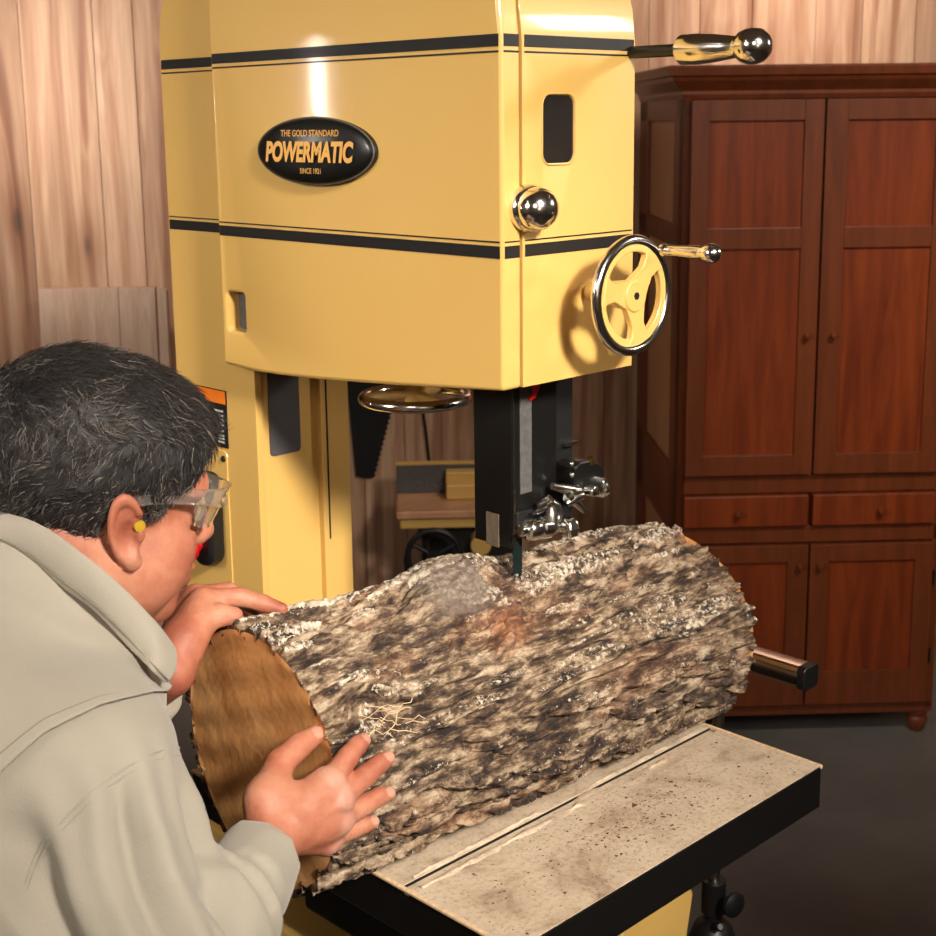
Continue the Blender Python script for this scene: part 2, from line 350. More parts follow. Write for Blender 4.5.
for u in (uL+.03,uR-.03):
    for d in (.03,CD-.03):
        b=MB(); b.lathe(cf([(u,d,0)])[0],(0,0,1),[(0,.018),(.006,.022),(.02,.026),(.035,.03),(.045,.024),(.05,.026),(.072,.032),(.078,.032)],20); b.build('foot',M['cherry'],cab,smooth=50)
# ================================================================== THINGS AT THE WALL
r=empty('laminated_panel',tuple(cf([(-2.33,.5,0)])[0])); tag(r,'pale laminated wooden panel leaning on the board wall behind the head of the man','panel')
def lean(v): 
    v=np.array(v,float); v[:,1]+=.05*v[:,2]; return cf(v)
vals=[];b=MB()
for i,(a,c) in enumerate([(-2.53,-2.298),(-2.2965,-2.19)]): b.box((a,.45,.001),(c,.485,1.228),lean)
b.build('board_face',M['pale'],r,.0015)
b=MB(); b.box((-2.186,.457,.001),(-2.158,.49,1.22),lean); b.build('edge_strip',M['pale'],r,.002)
def pc(x,y,d):
    r_=ray(x,y); o_=P0-cn*d; t=((o_-CAM)@cn)/(r_@cn); p=CAM+r_*t; return ((p-o_)@ce,p[2])
# hand saw hung on the wall
r=empty('hand_saw',tuple(cf([(-1.66,.755,.8)])[0])); tag(r,'old dark hand saw with toothed edge hanging on the board wall','hand saw')
ua,za=pc(401,370,.752); ub,zb=pc(373,478,.752); ul,_=pc(346,370,.752); um,_z=pc(356,476,.752)
pts=[(ul,za),(ua-.03,za+.012)]; z=za; k=0
while z>zb:
    t=(za-z)/(za-zb); pts.append((ua+(ub-ua)*t+(0.007 if k%2==0 else 0),z)); z-=.0085; k+=1
pts+=[(ub-.01,zb),(um,_z)]
b=MB(); n_=len(pts); vv=cf([(p[0],.744,p[1]) for p in pts]+[(p[0],.7455,p[1]) for p in pts])
b.add(vv,[tuple(range(n_)),tuple(range(n_,2*n_))[::-1]]+[(i,i+n_,(i+1)%n_+n_,(i+1)%n_) for i in range(n_)]); b.build('saw_blade',M['rubber'],r)
b=MB(); b.tube(cf([(ul+.01,.738,za-.01),(ul-.03,.738,za+.06),(ul+.02,.738,za+.12),(ul+.09,.738,za+.11),(ul+.11,.738,za+.04),(ul+.08,.738,za-.01)]),.013,10); b.build('grip',M['cherry'],r,smooth=60)
# small machine standing in front of the wall
r=empty('bench_machine',tuple(cf([(-1.36,.3,0)])[0])); tag(r,'small yellow and black woodworking machine with wooden top, seen through the throat behind the log','machine')
FD=.42; uf,zt_=pc(396,463,FD); _,tz=pc(435,493,FD); df=FD
while pc(435,511,df)[1]<tz and df>.05: df-=.005
_,tb=pc(435,519,df); u0_=pc(396,505,df)[0]; print('bench',uf,zt_,tz,df,tb,u0_)
b=MB(); b.box((u0_,df,tb),(-1.10,.60,tz),cf); b.build('table_top',M['ply'],r,.004)
b=MB(); b.box((uf,FD,tz+.001),(-1.10,FD+.015,zt_-.008),cf); b.build('fence',M['greystrip'],r,.002)
b=MB(); b.box((uf-.002,FD-.004,zt_-.007),(-1.10,FD+.019,zt_),cf); b.build('fence_cap',M['yellow'],r,.001)
ub_=pc(446,480,FD-.06)[0]; b=MB(); b.box((ub_,FD-.05,tz+.001),(-1.15,FD-.001,tz+.075),cf); b.box((ub_,FD-.085,tz+.001),(-1.15,FD-.051,tz+.045),cf); b.build('fence_block',M['yellow'],r,.004)
b=MB(); b.box((u0_+.01,df+.02,tb-.034),(-1.11,.58,tb-.001),cf); b.build('apron',M['yellow'],r,.004)
b=MB(); b.box((-1.42,df+.08,.02),(-1.15,.55,tb-.035),cf); b.box((-1.46,df+.05,.0),(-1.1,.58,.02),cf); b.build('stand',M['matte_black'],r,.01)
hw_=pc(434,556,df-.02); hc=cf([(hw_[0],df-.02,hw_[1])])[0]
w=[hc+.075*(math.cos(t)*ce+math.sin(t)*np.array([0,0,1])) for t in np.linspace(0,2*math.pi,40,endpoint=False)]
b=MB(); b.tube(w,.009,10,closed=True); b.cyl(hc+cn*.01,hc-cn*.12,.02); 
for k in range(3): t=k*2.094+.5; b.cyl(hc,hc+.073*(math.cos(t)*ce+math.sin(t)*np.array([0,0,1])),.007,n=8)
b.build('hand_wheel',M['rubber'],r,smooth=50)
b=MB(); b.cyl(cf([(-1.25,df+.082,.5)])[0],cf([(-1.25,df+.02,.5)])[0],.03); b.build('motor_cap',M['yellow'],r,.003,smooth=50)
b=MB(); b.tube(cf([(-1.41,df+.08,.56),(-1.44,df+.04,.52),(-1.47,df+.01,.47),(-1.465,df+.01,.42),(-1.43,df+.02,.4),(-1.40,df+.05,.40),(-1.40,df+.08,.41)]),.004,8); b.build('cord',M['rubber'],r,smooth=60)
# wall cord above it, jig upright
b=MB(); b.tube(cf([(-1.385,.75,1.25),(-1.38,.745,1.1),(-1.375,.747,.98),(-1.395,.745,.9),(-1.41,.745,.80),(-1.40,.74,.72),(-1.39,.75,.6)]),.005,8); tag(b.build('power_cord',M['rubber'],smooth=60),'thin black cord hanging down the board wall behind the small machine','cord')
b=MB()
for u,w_,z0,z1 in ((-1.20,.025,.74,1.12),(-1.165,.03,.7,1.18)):
    b.box((u,.72,z0),(u+w_,.745,z1),cf)
b.tube(cf([(-1.21,.73,1.02),(-1.235,.72,.93),(-1.225,.72,.80),(-1.20,.73,.74)]),.008,8)
tag(b.build('hanging_clamp',M['matte_black'],None,.003),'black bar clamp hanging on the board wall just left of the black blade guard','clamp')
# ================================================================== BAND SAW
S=empty('band_saw',(1.09,1.3,0)); tag(S,'large yellow band saw with black stripes and oval black badge, log on its table','band saw')
Y=M['yellow']
def topround(y0,y1,zt,r0,r1,n=8):
    o=[]
    if r0: o+=[(y0+r0-r0*math.cos(a),zt-r0+r0*math.sin(a)) for a in np.linspace(0,math.pi/2,n)]
    else: o+=[(y0,zt)]
    if r1: o+=[(y1-r1+r1*math.sin(a),zt-r1+r1*math.cos(a)) for a in np.linspace(0,math.pi/2,n)]
    else: o+=[(y1,zt)]
    return o
# upper wheel housing and column
prof=[(.942,1.437)]+topround(.942,1.57,1.935,.16,.14)+[(1.57,.70),(1.397,.70),(1.397,1.437)]
b=MB(); b.prism(prof,1.0035,1.175); UB=b.build('upper_housing',Y,S,.003,smooth=35,seg=3)
cc=MB(); cc.prism(rrect(1.056,1.690,.046,.066,.010),.93,.962,1); cc.box((1.152,1.3,.6),(1.3,1.7,1.436)); cc.box((1.014,1.3,.6),(1.106,1.407,1.436)); cut(UB,cc)
dprof=[(.942,1.437)]+topround(.942,1.417,1.935,.16,.0)+[(1.417,1.409),(1.36,1.4075),(1.305,1.409),(1.24,1.4125),(1.178,1.417),(1.10,1.423),(1.02,1.43)]
b=MB(); b.prism(dprof,.975,1.0015); DR=b.build('wheel_door',Y,S,.004,smooth=35,seg=3)
cc=MB(); cc.prism(rrect(1.389,1.4765,.036,.048,.006),.96,.994); cut(DR,cc)
b=MB(); b.prism(rrect(1.389,1.4765,.036,.048,.006),.992,.9935); b.build('finger_recess',M['greystrip'],DR)
b=MB(); b.prism(rrect(1.056,1.690,.0455,.0655,.0098),.9432,.957,1); b.build('inspection_window',M['darkglass'],S)
b=MB(); p0=rrect(1.056,1.690,.049,.069,.0115); b.tube([(x,.9418,z) for x,z in p0],.0011,6,closed=True); b.build('window_rim',Y,UB,smooth=60)
# stripes: thin painted bands with a pin line
def stripe(zs,parent_door,parent_body):
    (a0,a1),(l0,l1)=zs
    for z0,z1 in zs:
        b=MB(); b.box((.9744,.9455,z0),(.9749,1.4145,z1)); b.build('stripe' ,M['stripe'],DR)
        b=MB(); b.box((.978,.9414,z0),(.9985,.9419,z1)); b.build('stripe',M['stripe'],DR)
        b=MB(); b.box((1.0065,.9414,z0),(1.172,.9419,z1)); b.build('stripe',M['stripe'],UB)
        b=MB(); b.box((1.0028,1.4205,z0-.001),(1.0034,1.567,z1-.001)); b.build('stripe',M['stripe'],UB)
stripe(((1.768,1.7795),(1.7625,1.7642)),DR,UB); stripe(((1.5675,1.5795),(1.5828,1.5842)),DR,UB)
# badge
bc=np.array([.975,1.2225,1.6685]); by,bz=.1015,.0365
b=MB(); n_=64; rings=[(0,1.),(.004,1.0),(.007,.975),(.009,.93),(.0115,.80),(.0125,.5),(.0128,.01)]; vv=[]
for d,s_ in rings:
    for j in range(n_):
        t=2*math.pi*j/n_; vv.append(bc+[-d,math.cos(t)*by*s_,math.sin(t)*bz*s_])
ff=[(i*n_+j,i*n_+(j+1)%n_,(i+1)*n_+(j+1)%n_,(i+1)*n_+j) for i in range(len(rings)-1) for j in range(n_)]+[tuple(range(n_))]
b.add(vv,ff); BG=b.build('badge',M['black'],S,smooth=30); tag(BG,'domed black oval badge with gold lettering')
b=MB(); b.tube([bc+[-.0055,math.cos(t)*by*.99,math.sin(t)*bz*.99] for t in np.linspace(0,2*math.pi,64,endpoint=False)],.0010,6,closed=True); b.build('badge_rim',M['greystrip'],BG,smooth=60)
def lettering(txt,yc,zc,h,width,x,parent,shear=0,bold=0,mat='gold',face='-X'):
    cu=bpy.data.curves.new(txt,'FONT'); cu.body=txt; cu.size=1; cu.align_x='CENTER'; cu.align_y='CENTER'; cu.shear=shear; cu.offset=bold; cu.extrude=.01
    to=bpy.data.objects.new('t',cu); C.objects.link(to); bpy.context.view_layer.update()
    me=bpy.data.meshes.new_from_object(to.evaluated_get(bpy.context.evaluated_depsgraph_get())); bpy.data.objects.remove(to)
    co=np.array([v.co[:] for v in me.vertices]); mn,mx=co.min(0),co.max(0); ce_=(mn+mx)/2
    sx=width/(mx[0]-mn[0]); sy=h/(mx[1]-mn[1])
    L=(co-ce_)*[sx,sy,.06*h]
    if face=='-X': W=np.c_[x-L[:,2],yc-L[:,0],zc+L[:,1]]
    for v,wv in zip(me.vertices,W): v.co=wv
    me.name=txt.lower(); return link('lettering',me,M[mat],parent)
lettering('POWERMATIC',1.2220,1.6680,.0230,.154,.9612,BG,.22,.045)
lettering('THE GOLD STANDARD',1.219,1.688,.0070,.100,.9612,BG,.1,.012)
lettering('SINCE 1921',1.219,1.6475,.0060,.036,.9612,BG,.0,.012)
# door knob
kc=np.array([1.008,.942,1.615]); ax=np.array([-.10,-1,.0])
b=MB(); b.lathe(kc,ax,[(0,.023),(.006,.0235),(.009,.023),(.012,.021)],40); K=b.build('door_knob',M['chrome'],S,smooth=40)
b=MB(); b.lathe(kc+[-.0012,-.012,0],ax,[(0,.0205),(.006,.021),(.013,.0195),(.019,.0155),(.023,.009),(.0245,.003),(.0246,.0002)],40); b.build('knob_dome',M['chrome'],K,smooth=60)
# guide height hand wheel
wc=np.array([1.097,.880,1.5255]); b=MB()
R_=.0555; b.tube([wc+[R_*math.cos(t),0,R_*math.sin(t)] for t in np.linspace(0,2*math.pi,72,endpoint=False)],.0055,14,closed=True)
HW=b.build('hand_wheel',M['chrome'],S,smooth=70)
bm=MB(); bm.lathe(wc+[0,-.006,0],(0,1,0),[(0,.0135),(.0,.016),(.003,.017),(.016,.015),(.062,.009)],32)
outer=[];
bm.lathe(wc+[0,-.003,0],(0,1,0),[(0,.0525),(.008,.0525),(.008,.044),(0,.044),(0,.0525)],64,cap=False)
for k,an in enumerate((math.radians(48),math.radians(170),math.radians(282))):
    dn=np.array([math.cos(an),0,math.sin(an)]); pn=np.array([-math.sin(an),0,math.cos(an)]); q=[]
    prof=[(.006,.016),(.018,.0125),(.030,.009),(.040,.012),(.047,.019)]
    top=[wc+dn*d+pn*w_ for d,w_ in prof]+[wc+dn*d-pn*w_ for d,w_ in prof[::-1]]
    n_=len(top); v0=[p+[0,-.004,0] for p in top]; v1=[p+[0,.004,0] for p in top]
    bm.add(v0+v1,[tuple(range(n_)),tuple(range(n_,2*n_))[::-1]]+[(i,(i+1)%n_,(i+1)%n_+n_,i+n_) for i in range(n_)])
SP=bm.build('spokes',Y,HW,.0012,smooth=40)
b=MB(); b.cyl(wc+[0,-.0065,0],wc+[0,-.0055,0],.0042,n=6); b.build('set_screw',M['matte_black'],HW)
hp=wc+np.array([.042,-.004,.043]); b=MB(); b.lathe(hp,(0,-1,0),[(0,.0062),(.004,.0068),(.006,.0055),(.02,.0056),(.038,.0068),(.047,.0066),(.050,.0062),(.052,.0075),(.056,.0092),(.061,.0098),(.066,.0090),(.070,.006),(.0718,.0005)],28); b.build('crank_handle',M['chrome'],HW,smooth=50)
# blade tension lever
lp=np.array([1.168,.95,1.7665]); b=MB(); b.cyl(lp,lp+[0,-.085,0],.0062,n=20); LV=b.build('tension_lever',M['rubber'],S,smooth=50)
b=MB(); b.lathe(lp+[0,-.072,0],(0,-1,0),[(0,.0135),(.002,.0148),(.02,.0152),(.04,.0138),(.055,.0118),(.066,.0105),(.069,.0108),(.073,.0148),(.08,.0170),(.087,.0174),(.094,.0160),(.100,.0115),(.1035,.0045),(.1042,.0005)],36); b.build('lever_grip',M['chrome'],LV,smooth=50)
# column
b=MB(); b.prism(rrect(1.054,1.362,.048,.155,.006),1.405,1.4068,1); b.build('column_window',M['pane'],S)
b=MB(); b.tube([(1.115,1.3967,1.39),(1.115,1.3967,1.16)],.0012,6); b.build('column_seam',M['matte_black'],S)
b=MB(); b.prism(rrect(1.492,1.329,.068,.075,.001),1.002,1.0034); WLB=b.build('warning_label',M['stripe'],S)
b=MB(); b.box((1.0012,1.459,1.349),(1.0019,1.525,1.3655)); b.build('label_header',M['orange'],WLB)
b=MB()
for i,(zz,l) in enumerate(((1.338,.025),(1.332,.02),(1.327,.026),(1.32,.018),(1.312,.024),(1.306,.02),(1.302,.028),(1.2975,.03))): b.box((1.0012,1.465,zz),(1.0019,1.465+l,zz+.0022)); b.box((1.0012,1.497,zz),(1.0019,1.497+l*.8,zz+.0022))
b.build('label_text',M['white'],WLB)
b=MB(); b.prism(rrect(1.515,1.18,.108,.215,.008),1.0015,1.0034); SWP=b.build('switch_plate',Y,S,.001)
for y_,z_ in ((1.4675,1.277),(1.4675,1.108),(1.545,1.085),(1.545,1.277)):
    b=MB(); b.lathe((1.0014,y_,z_),(-1,0,0),[(0,.0042),(.002,.004),(.003,.002)],12); b.build('screw',M['matte_black'],SWP,smooth=50)
b=MB(); b.prism(rrect(1.495,1.195,.046,.125,.02),.978,1.0015); SW=b.build('switch_box',M['rubber'],S,.005,smooth=40)
b=MB(); b.lathe((.978,1.503,1.163),(-1,0,0),[(0,.012),(.008,.012),(.009,.020),(.013,.0225),(.018,.021),(.0215,.013),(.0225,.001)],32); b.build('stop_button',M['red'],SW,smooth=45)
# blade tracking wheel under the housing
tc=np.array([1.088,1.195,1.381]); b=MB(); b.tube([tc+[.061*math.cos(t),.061*math.sin(t),0] for t in np.linspace(0,2*math.pi,72,endpoint=False)],.0068,14,closed=True)
TW=b.build('tension_wheel',M['chrome'],S,smooth=70)
b=MB(); b.cyl(tc+[0,0,-.006],tc+[0,0,.065],.013)
for k in range(3): t=k*2.094+.3; b.tube([tc+[.01*math.cos(t),.01*math.sin(t),.004],tc+[.055*math.cos(t),.055*math.sin(t),0]],.006,8)
b.build('wheel_hub',Y,TW,smooth=50)
# guide post, blade guard
b=MB(); b.box((1.0495,1.002,1.245),(1.053,1.060,1.4365)); b.box((1.0495,.9995,1.256),(1.118,1.003,1.4365)); b.box((1.0495,1.0,1.25),(1.0535,1.006,1.26)); GD=b.build('blade_guard',M['black'],S,.0012)
b=MB(); b.box((1.1185,1.012,1.25),(1.160,1.05,1.4365)); b.build('guide_post',M['matte_black'],S,.003)
b=MB(); b.box((1.0585,.9985,1.305),(1.0765,.9995,1.4365)); b.build('scale_strip',M['greystrip'],GD)
b=MB(); b.box((1.0485,1.022,1.243),(1.0494,1.041,1.280)); b.build('guard_slot',M['slotreflect'],GD)
b=MB(); b.box((1.049,.999,1.262),(1.0515,1.0005,1.31)); b.build('guard_edge',M['steel'],GD)
b=MB(); b.box((1.140,1.005,1.342),(1.160,1.0115,1.346)); b.build('post_clip',M['steel'],S)
b=MB(); b.prism([(1.0685,1.4365),(1.088,1.4365),(1.087,1.42),(1.080,1.408),(1.072,1.4055),(1.070,1.409),(1.077,1.413),(1.076,1.422)],.9955,.9985,1); b.build('indicator_pointer',M['red'],S,.0008)
# guide assembly
def gp(px,py,y=.985): return aty(px,py,y)
G=MB(); 
G.box(gp(517,530,.996),gp(540,506,.996)+[.0,.02,0]); 
GA=G.build('guide_bracket',M['matte_black'],S,.002)
b=MB(); p=gp(519,531,.99); q=gp(553,526,.985); b.lathe(p,q-p,[(0,.004),(.002,.0065),(.010,.0065),(.011,.0105),(.014,.0125),(.026,.0125),(.028,.0115),(.030,.013),(.040,.013),(.042,.011),(.050,.0085),(.056,.007)],28); b.build('thrust_bearing',M['chrome'],GA,smooth=35)
b=MB(); p=gp(551,533,.982); q=gp(551,509,.982); b.lathe(p,q-p,[(0,.005),(.004,.008),(.02,.008),(.024,.006),(.03,.0045)],20); b.build('clamp_collar',M['steel'],GA,smooth=35)
b=MB(); c_=gp(566,528,.976); b.lathe(c_-[.006,0,0],(1,-.25,.05),[(0,.0045),(.002,.011),(.004,.0125),(.014,.0125),(.016,.011),(.018,.002)],8); b.build('knurled_knob',M['chrome'],GA,.001,smooth=30)
b=MB(); b.tube([gp(538,505,.985),gp(548,500,.984),gp(557,506,.98),gp(560,514,.98),gp(556,522,.98),gp(548,528,.98)],[.003,.0045,.005,.005,.0045,.004],12); b.build('yoke_arm',M['steel'],GA,smooth=60)
b=MB(); b.tube([gp(552,486,.985),gp(566,489,.98),gp(580,491,.98),gp(590,489,.98)],[.004,.0055,.0055,.006],12); b.tube([gp(568,496,.975),gp(578,504,.973),gp(584,511,.972)],[.007,.005,.003],10); b.tube([gp(566,504,.975),gp(574,498,.972),gp(581,495,.972)],[.0045,.006,.0055],10); b.build('cross_arm',M['steel'],GA,smooth=60)
b=MB(); b.tube([gp(534,513,.985),gp(547,508,.982)],.0028,8); b.tube([gp(546,502,.985),gp(551,498,.98)],.005,8); b.build('guide_pin',M['chrome'],GA,smooth=60)
b=MB(); vv=[gp(570,488,.985),gp(570,466,.985),gp(575,461,.985),gp(584,459,.985),gp(593,461,.985),gp(599,467,.985),gp(600,488,.985),gp(596,492,.985),gp(574,492,.985)]
n_=len(vv); b.add([v+[0,-.008,0] for v in vv]+[v+[0,.02,0] for v in vv],[tuple(range(n_)),tuple(range(n_,2*n_))[::-1]]+[(i,(i+1)%n_,(i+1)%n_+n_,i+n_) for i in range(n_)]); b.build('side_plate',M['black'],GA,.002)
for a in ((572,464),(572,475)): b=MB(); b.sphere(gp(*a,.976),.003,10); b.build('cap_screw',M['chrome'],GA,smooth=60)
b=MB(); b.lathe(gp(586,490,.975),(.2,-1,0),[(0,.005),(.004,.0065),(.012,.0062),(.014,.003)],14); b.build('cap_screw',M['chrome'],GA,smooth=40)
b=MB(); p=gp(602,487,.975); b.lathe(p-[.005,0,0],(1,0,0),[(0,.009),(.002,.0115),(.006,.0115),(.009,.009),(.010,.001)],20); b.build('thumb_screw',M['chrome'],GA,smooth=40)
b=MB(); b.cyl(gp(592,464,.978),gp(590,457,.978),.003,n=10); b.build('brass_screw',M['brass'],GA)
# blade (thin toothed band)
pts=[]; z=.80; k=0
while z<1.435: pts.append((1.0515+(.0022 if k%2 else 0),z)); z+=.004; k+=1
pts+=[(1.0665,1.435),(1.0665,.80)]
b=MB(); b.prism(pts,1.0040,1.0052,1); b.build('saw_blade',M['blade'],S)
# table
TX0,TX1,TY0,TY1,TZ,TH=.842,1.365,.803,1.33,.95,.052
b=MB(); pf=[(TY0,TZ-.001),(.9495,TZ-.001),(.9495,TZ-.010),(.9605,TZ-.010),(.9605,TZ-.001),(TY1,TZ-.001),(TY1,TZ-TH),(TY0,TZ-TH)]
b.prism(pf,TX0,TX1); T=b.build('table',M['black'],S,.0012)
b=MB()
for y0,y1 in ((TY0+.0015,.9488),(.9612,TY1-.001)): b.box((TX0+.002,y0,TZ-.0012),(TX1-.002,y1,TZ))
b.box((TX0+.004,.9496,TZ-.0095),(TX1-.004,.9604,TZ-.0035))
b.build('table_surface',M['dust'],T,.0004)
b=MB(); b.box((TX1-.002,TY0-.0005,TZ-.004),(TX1+.0025,TY1,TZ+.0012)); b.build('edge_strip',M['dustpile'],T,.001)
b=MB(); b.box((TX0-.002,TY0+.001,TZ-.0025),(TX0+.0035,TY1,TZ+.0008)); b.build('edge_strip',M['dustpile'],T,.001)
b=MB(); b.box((.90,1.02,.80),(1.27,1.2,.897)); b.prism([(.95,.897),(1.2,.897),(1.15,.83),(1.10,.79),(1.0,.79)],.9,1.02,1); b.build('trunnion',M['matte_black'],S,.006)
# lower cabinet
b=MB(); b.prism([(.942,.0),(.942,.762),(.95,.772),(1.57,.772),(1.57,.0)],.965,1.17); b.prism([(1.17,.762),(1.20,.77),(1.30,.772),(1.315,.75),(1.30,.68),(1.27,.60),(1.255,.5),(1.25,.0),(1.17,.0)],.944,1.5,1); b.build('lower_housing',Y,S,.005,smooth=35)
b=MB(); b.prism([(.942,.06),(.942,.755),(.955,.772),(1.40,.772),(1.40,.06)],.885,.962); b.build('lower_door',Y,S,.006,smooth=35)
b=MB(); b.box((.86,.93,.0),(1.34,1.6,.055)); b.build('base',M['matte_black'],S,.006)
# sawdust lying on the table: uncountable
R2=np.random.default_rng(5); b=MB()
def chip(x,y,s,z=TZ):
    q=R2.normal(size=(5,3))*s*.35; q+=[[s,0,0],[-s*.6,s*.6,0],[-s*.5,-s*.7,0],[0,0,s*.6],[0,0,-s*.1]]; a=R2.uniform(0,6.3); ca,sa=math.cos(a),math.sin(a)
    q=np.c_[q[:,0]*ca-q[:,1]*sa,q[:,0]*sa+q[:,1]*ca,np.abs(q[:,2])*.6]+[x,y,z]
    b.add(q,[(0,1,3),(1,2,3),(2,0,3),(0,2,1)])
for i in range(900):
    cx,cy=(1.13,.868) if R2.random()<.55 else (1.1,.89)
    x=R2.normal(cx,.07); y=R2.normal(cy,.025)
    if R2.random()<.35: x=R2.uniform(TX0+.01,TX1-.01); y=R2.uniform(TY0+.005,.94)
    if TX0+.01<x<TX1-.01 and TY0+.005<y<.944: chip(x,y,R2.uniform(.0004,.0014) if R2.random()<.9 else R2.uniform(.0015,.0028))
for x,y,s in ((1.135,.90,.005),(1.21,.905,.004),(1.205,.895,.003)): chip(x,y,s)
tag(b.build('sawdust_chips',M['chip']),'small dark bark crumbs scattered over the dusty saw table','sawdust',kind='stuff')
# crumbly ridge of sawdust along the slot
b=MB(); n_=260
for (y0,wd,hh,xa,xb) in ((.9445,.004,.0022,TX0+.012,1.25),(.9655,.0035,.0022,TX0+.02,TX1-.01),(.955,.006,.0055,1.06,1.19)):
    xs=np.linspace(xa,xb,n_); vv=[]
    base_z=TZ-.0002 if y0!=.955 else TZ-.0095
    for i,x in enumerate(xs):
        w_=wd*(.25+1.4*vnoise(np.array([[x*70,y0*90,0]]))[0]); h_=hh*(.15+1.5*vnoise(np.array([[x*120,y0*50,3.3]]),3)[0])
        h_*=min(1,max(.05,(vnoise(np.array([[x*34,y0*60,9.]]),6)[0]-.35)*4))
        if y0==.955: h_=hh*1.7*math.exp(-((x-1.125)/.035)**2)+.001; w_=.008+.012*math.exp(-((x-1.125)/.03)**2)
        for a in (-1,-.5,0,.5,1): vv.append((x,y0+a*w_,base_z+h_*(1-a*a)+ .0006*vnoise(np.array([[x*400,a*9,1]]))[0]))
    b.add(vv,[(i*5+j,(i+1)*5+j,(i+1)*5+j+1,i*5+j+1) for i in range(n_-1) for j in range(4)])
tag(b.build('sawdust_ridge',M['dust'],smooth=60),'crumbly pale sawdust heaped along the slot of the saw table','sawdust',kind='stuff')
# ================================================================== SUPPORT STAND
st=empty('support_stand',(1.5,1.045,0)); tag(st,'black telescoping support stand with a chrome cross bar, behind the far end of the log','stand')
pc=atx(716,800,1.5)[1]
b=MB(); b.cyl((1.5,pc,.60),(1.5,pc,.965),.0085); b.build('inner_tube',M['steel'],st,smooth=50)
b=MB(); b.cyl((1.5,pc,.09),(1.5,pc,.648),.0125); b.lathe((1.5,pc,.60),(0,0,1),[(0,.017),(.05,.017)],20); b.build('outer_tube',M['rubber'],st,.001,smooth=40)
b=MB(); b.cyl((1.5,pc,.625),(1.5,pc-.03,.625),.005); b.lathe((1.497,pc-.03,.628),(-.25,-1,.0),[(0,.012),(.004,.018),(.010,.018),(.014,.012),(.015,.002)],24); b.build('clamp_knob',M['rubber'],st,smooth=40)
b=MB(); b.lathe((1.5,pc,.53),(0,0,1),[(0,.035),(.03,.034),(.05,.026),(.06,.014)],24); b.cyl((1.49,pc-.01,.585),(1.475,pc-.03,.60),.006); b.build('collar',M['rubber'],st,.002,smooth=40)
for k in range(3): t=k*2.094+.6; b=MB(); b.tube([(1.5,pc,.22),(1.5+.24*math.cos(t),pc+.24*math.sin(t),.012)],.011,10); b.build('leg',M['rubber'],st,smooth=50)
b=MB(); b.prism(rrect(1.5,.992,.032,.030,.006),.912,pc+.13,1); b.build('cross_bar',M['chrome'],st,.001,smooth=30)
b=MB(); b.prism(rrect(1.5,.992,.034,.032,.007),.902,.914,1); b.build('end_cap',M['rubber'],st,.0015,smooth=30)
# ================================================================== LOG
LX,LY,LW,LL,LR0,LR1=.7454,1.055,-.068,.615,.1400,.1280
la=np.array([math.cos(LW),math.sin(LW),0]); ln=np.array([-math.sin(LW),math.cos(LW),0])
lg=empty('oak_log',(LX+.3,LY-.02,.951)); tag(lg,'thick oak log with rough grey bark lying on the saw table under the blade','log')
NS,NT=520,820
s=np.linspace(0,LL,NS)[:,None]; th=np.linspace(0,2*math.pi,NT,endpoint=False)[None,:]
def logr(s,th):
    r=LR0+(LR1-LR0)*s/LL
    r=r+.003*np.sin(2*th+1)+.002*np.sin(3*th+s*9)
    d=lambda t0: np.angle(np.exp(1j*(th-math.radians(t0))))
    r=r+.027*np.exp(-((s-.245)/.085)**2-(d(97)/.5)**2)+.004*np.exp(-((s-.52)/.06)**2-(d(75)/.5)**2)
    r=r+.004*np.exp(-((s-.23)/.03)**2-(d(124)/.16)**2)-.009*np.exp(-((s-.312)/.028)**2-(d(103)/.35)**2)
    return r
r=logr(s,th)*np.ones_like(th); S_,T_=np.broadcast_arrays(s,th)
tw=T_+S_*.25
cx,sx=np.cos(tw)*.134,np.sin(tw)*.134
base=np.stack([S_,cx,sx],-1)
wp=fbm(base*[9,16,16],3,11)-.5; wp2=fbm(base*[9,16,16]+7.7,3,12)-.5
kd=lambda s0,t0,rs,rt:np.exp(-((S_-s0)/rs)**2-(np.angle(np.exp(1j*(T_-math.radians(t0))))/rt)**2)
kw=kd(.23,124,.05,.3)+.8*kd(.06,146,.03,.25)
swirl=kw[...,None]*np.stack([0*S_,np.cos(S_*60),np.sin(T_*7)],-1)*.02
q=base+np.stack([wp*.05,wp2*.022,wp*.022],-1)+swirl
n1=1-np.abs(2*fbm(q*[9,46,46],2,21,.4)-1)          # long ridges
n2=1-np.abs(2*fbm(q*[26,100,100]+3,2,31,.5)-1)
cr=fbm(q*[60,26,26]+9,2,41)                            # cross cracks
fur=np.clip((n1-.60)/.36,0,1)**1.4                     # narrow furrows
fur2=np.clip((n2-.72)/.25,0,1)
crk=np.clip((1-np.abs(2*cr-1)-.93)/.07,0,1)
fine=fbm(q*[150,260,260],3,51)-.5
hgt=-(.0125*fur+.0055*fur2+.003*crk*(1-fur))+.0030*(fbm(q*[30,70,70],3,61)-.5)+.0044*fine
flat=np.clip(kd(.215,108,.032,.24)*1.3,0,1)           # smooth grey branch scar
hgt=hgt*(1-.8*flat)
hgt-=.012*kd(.243,128,.006,.05)+.006*kd(.225,135,.004,.09)
hgt+=.006*kd(.222,130,.010,.05)+.006*kd(.236,133,.009,.06)+.004*kd(.255,126,.012,.07)
hgt-=.007*kd(.20,97,.03,.02)
hgt-=.010*kd(.06,150,.016,.12)*0.6
R_=r+hgt
# keep it on the table
P=np.array([LX,LY,.0])+S_[...,None]*la+(R_*np.cos(T_))[...,None]*ln
cz=.951+(LR0+(LR1-LR0)*S_/LL)
Z=cz+R_*np.sin(T_)
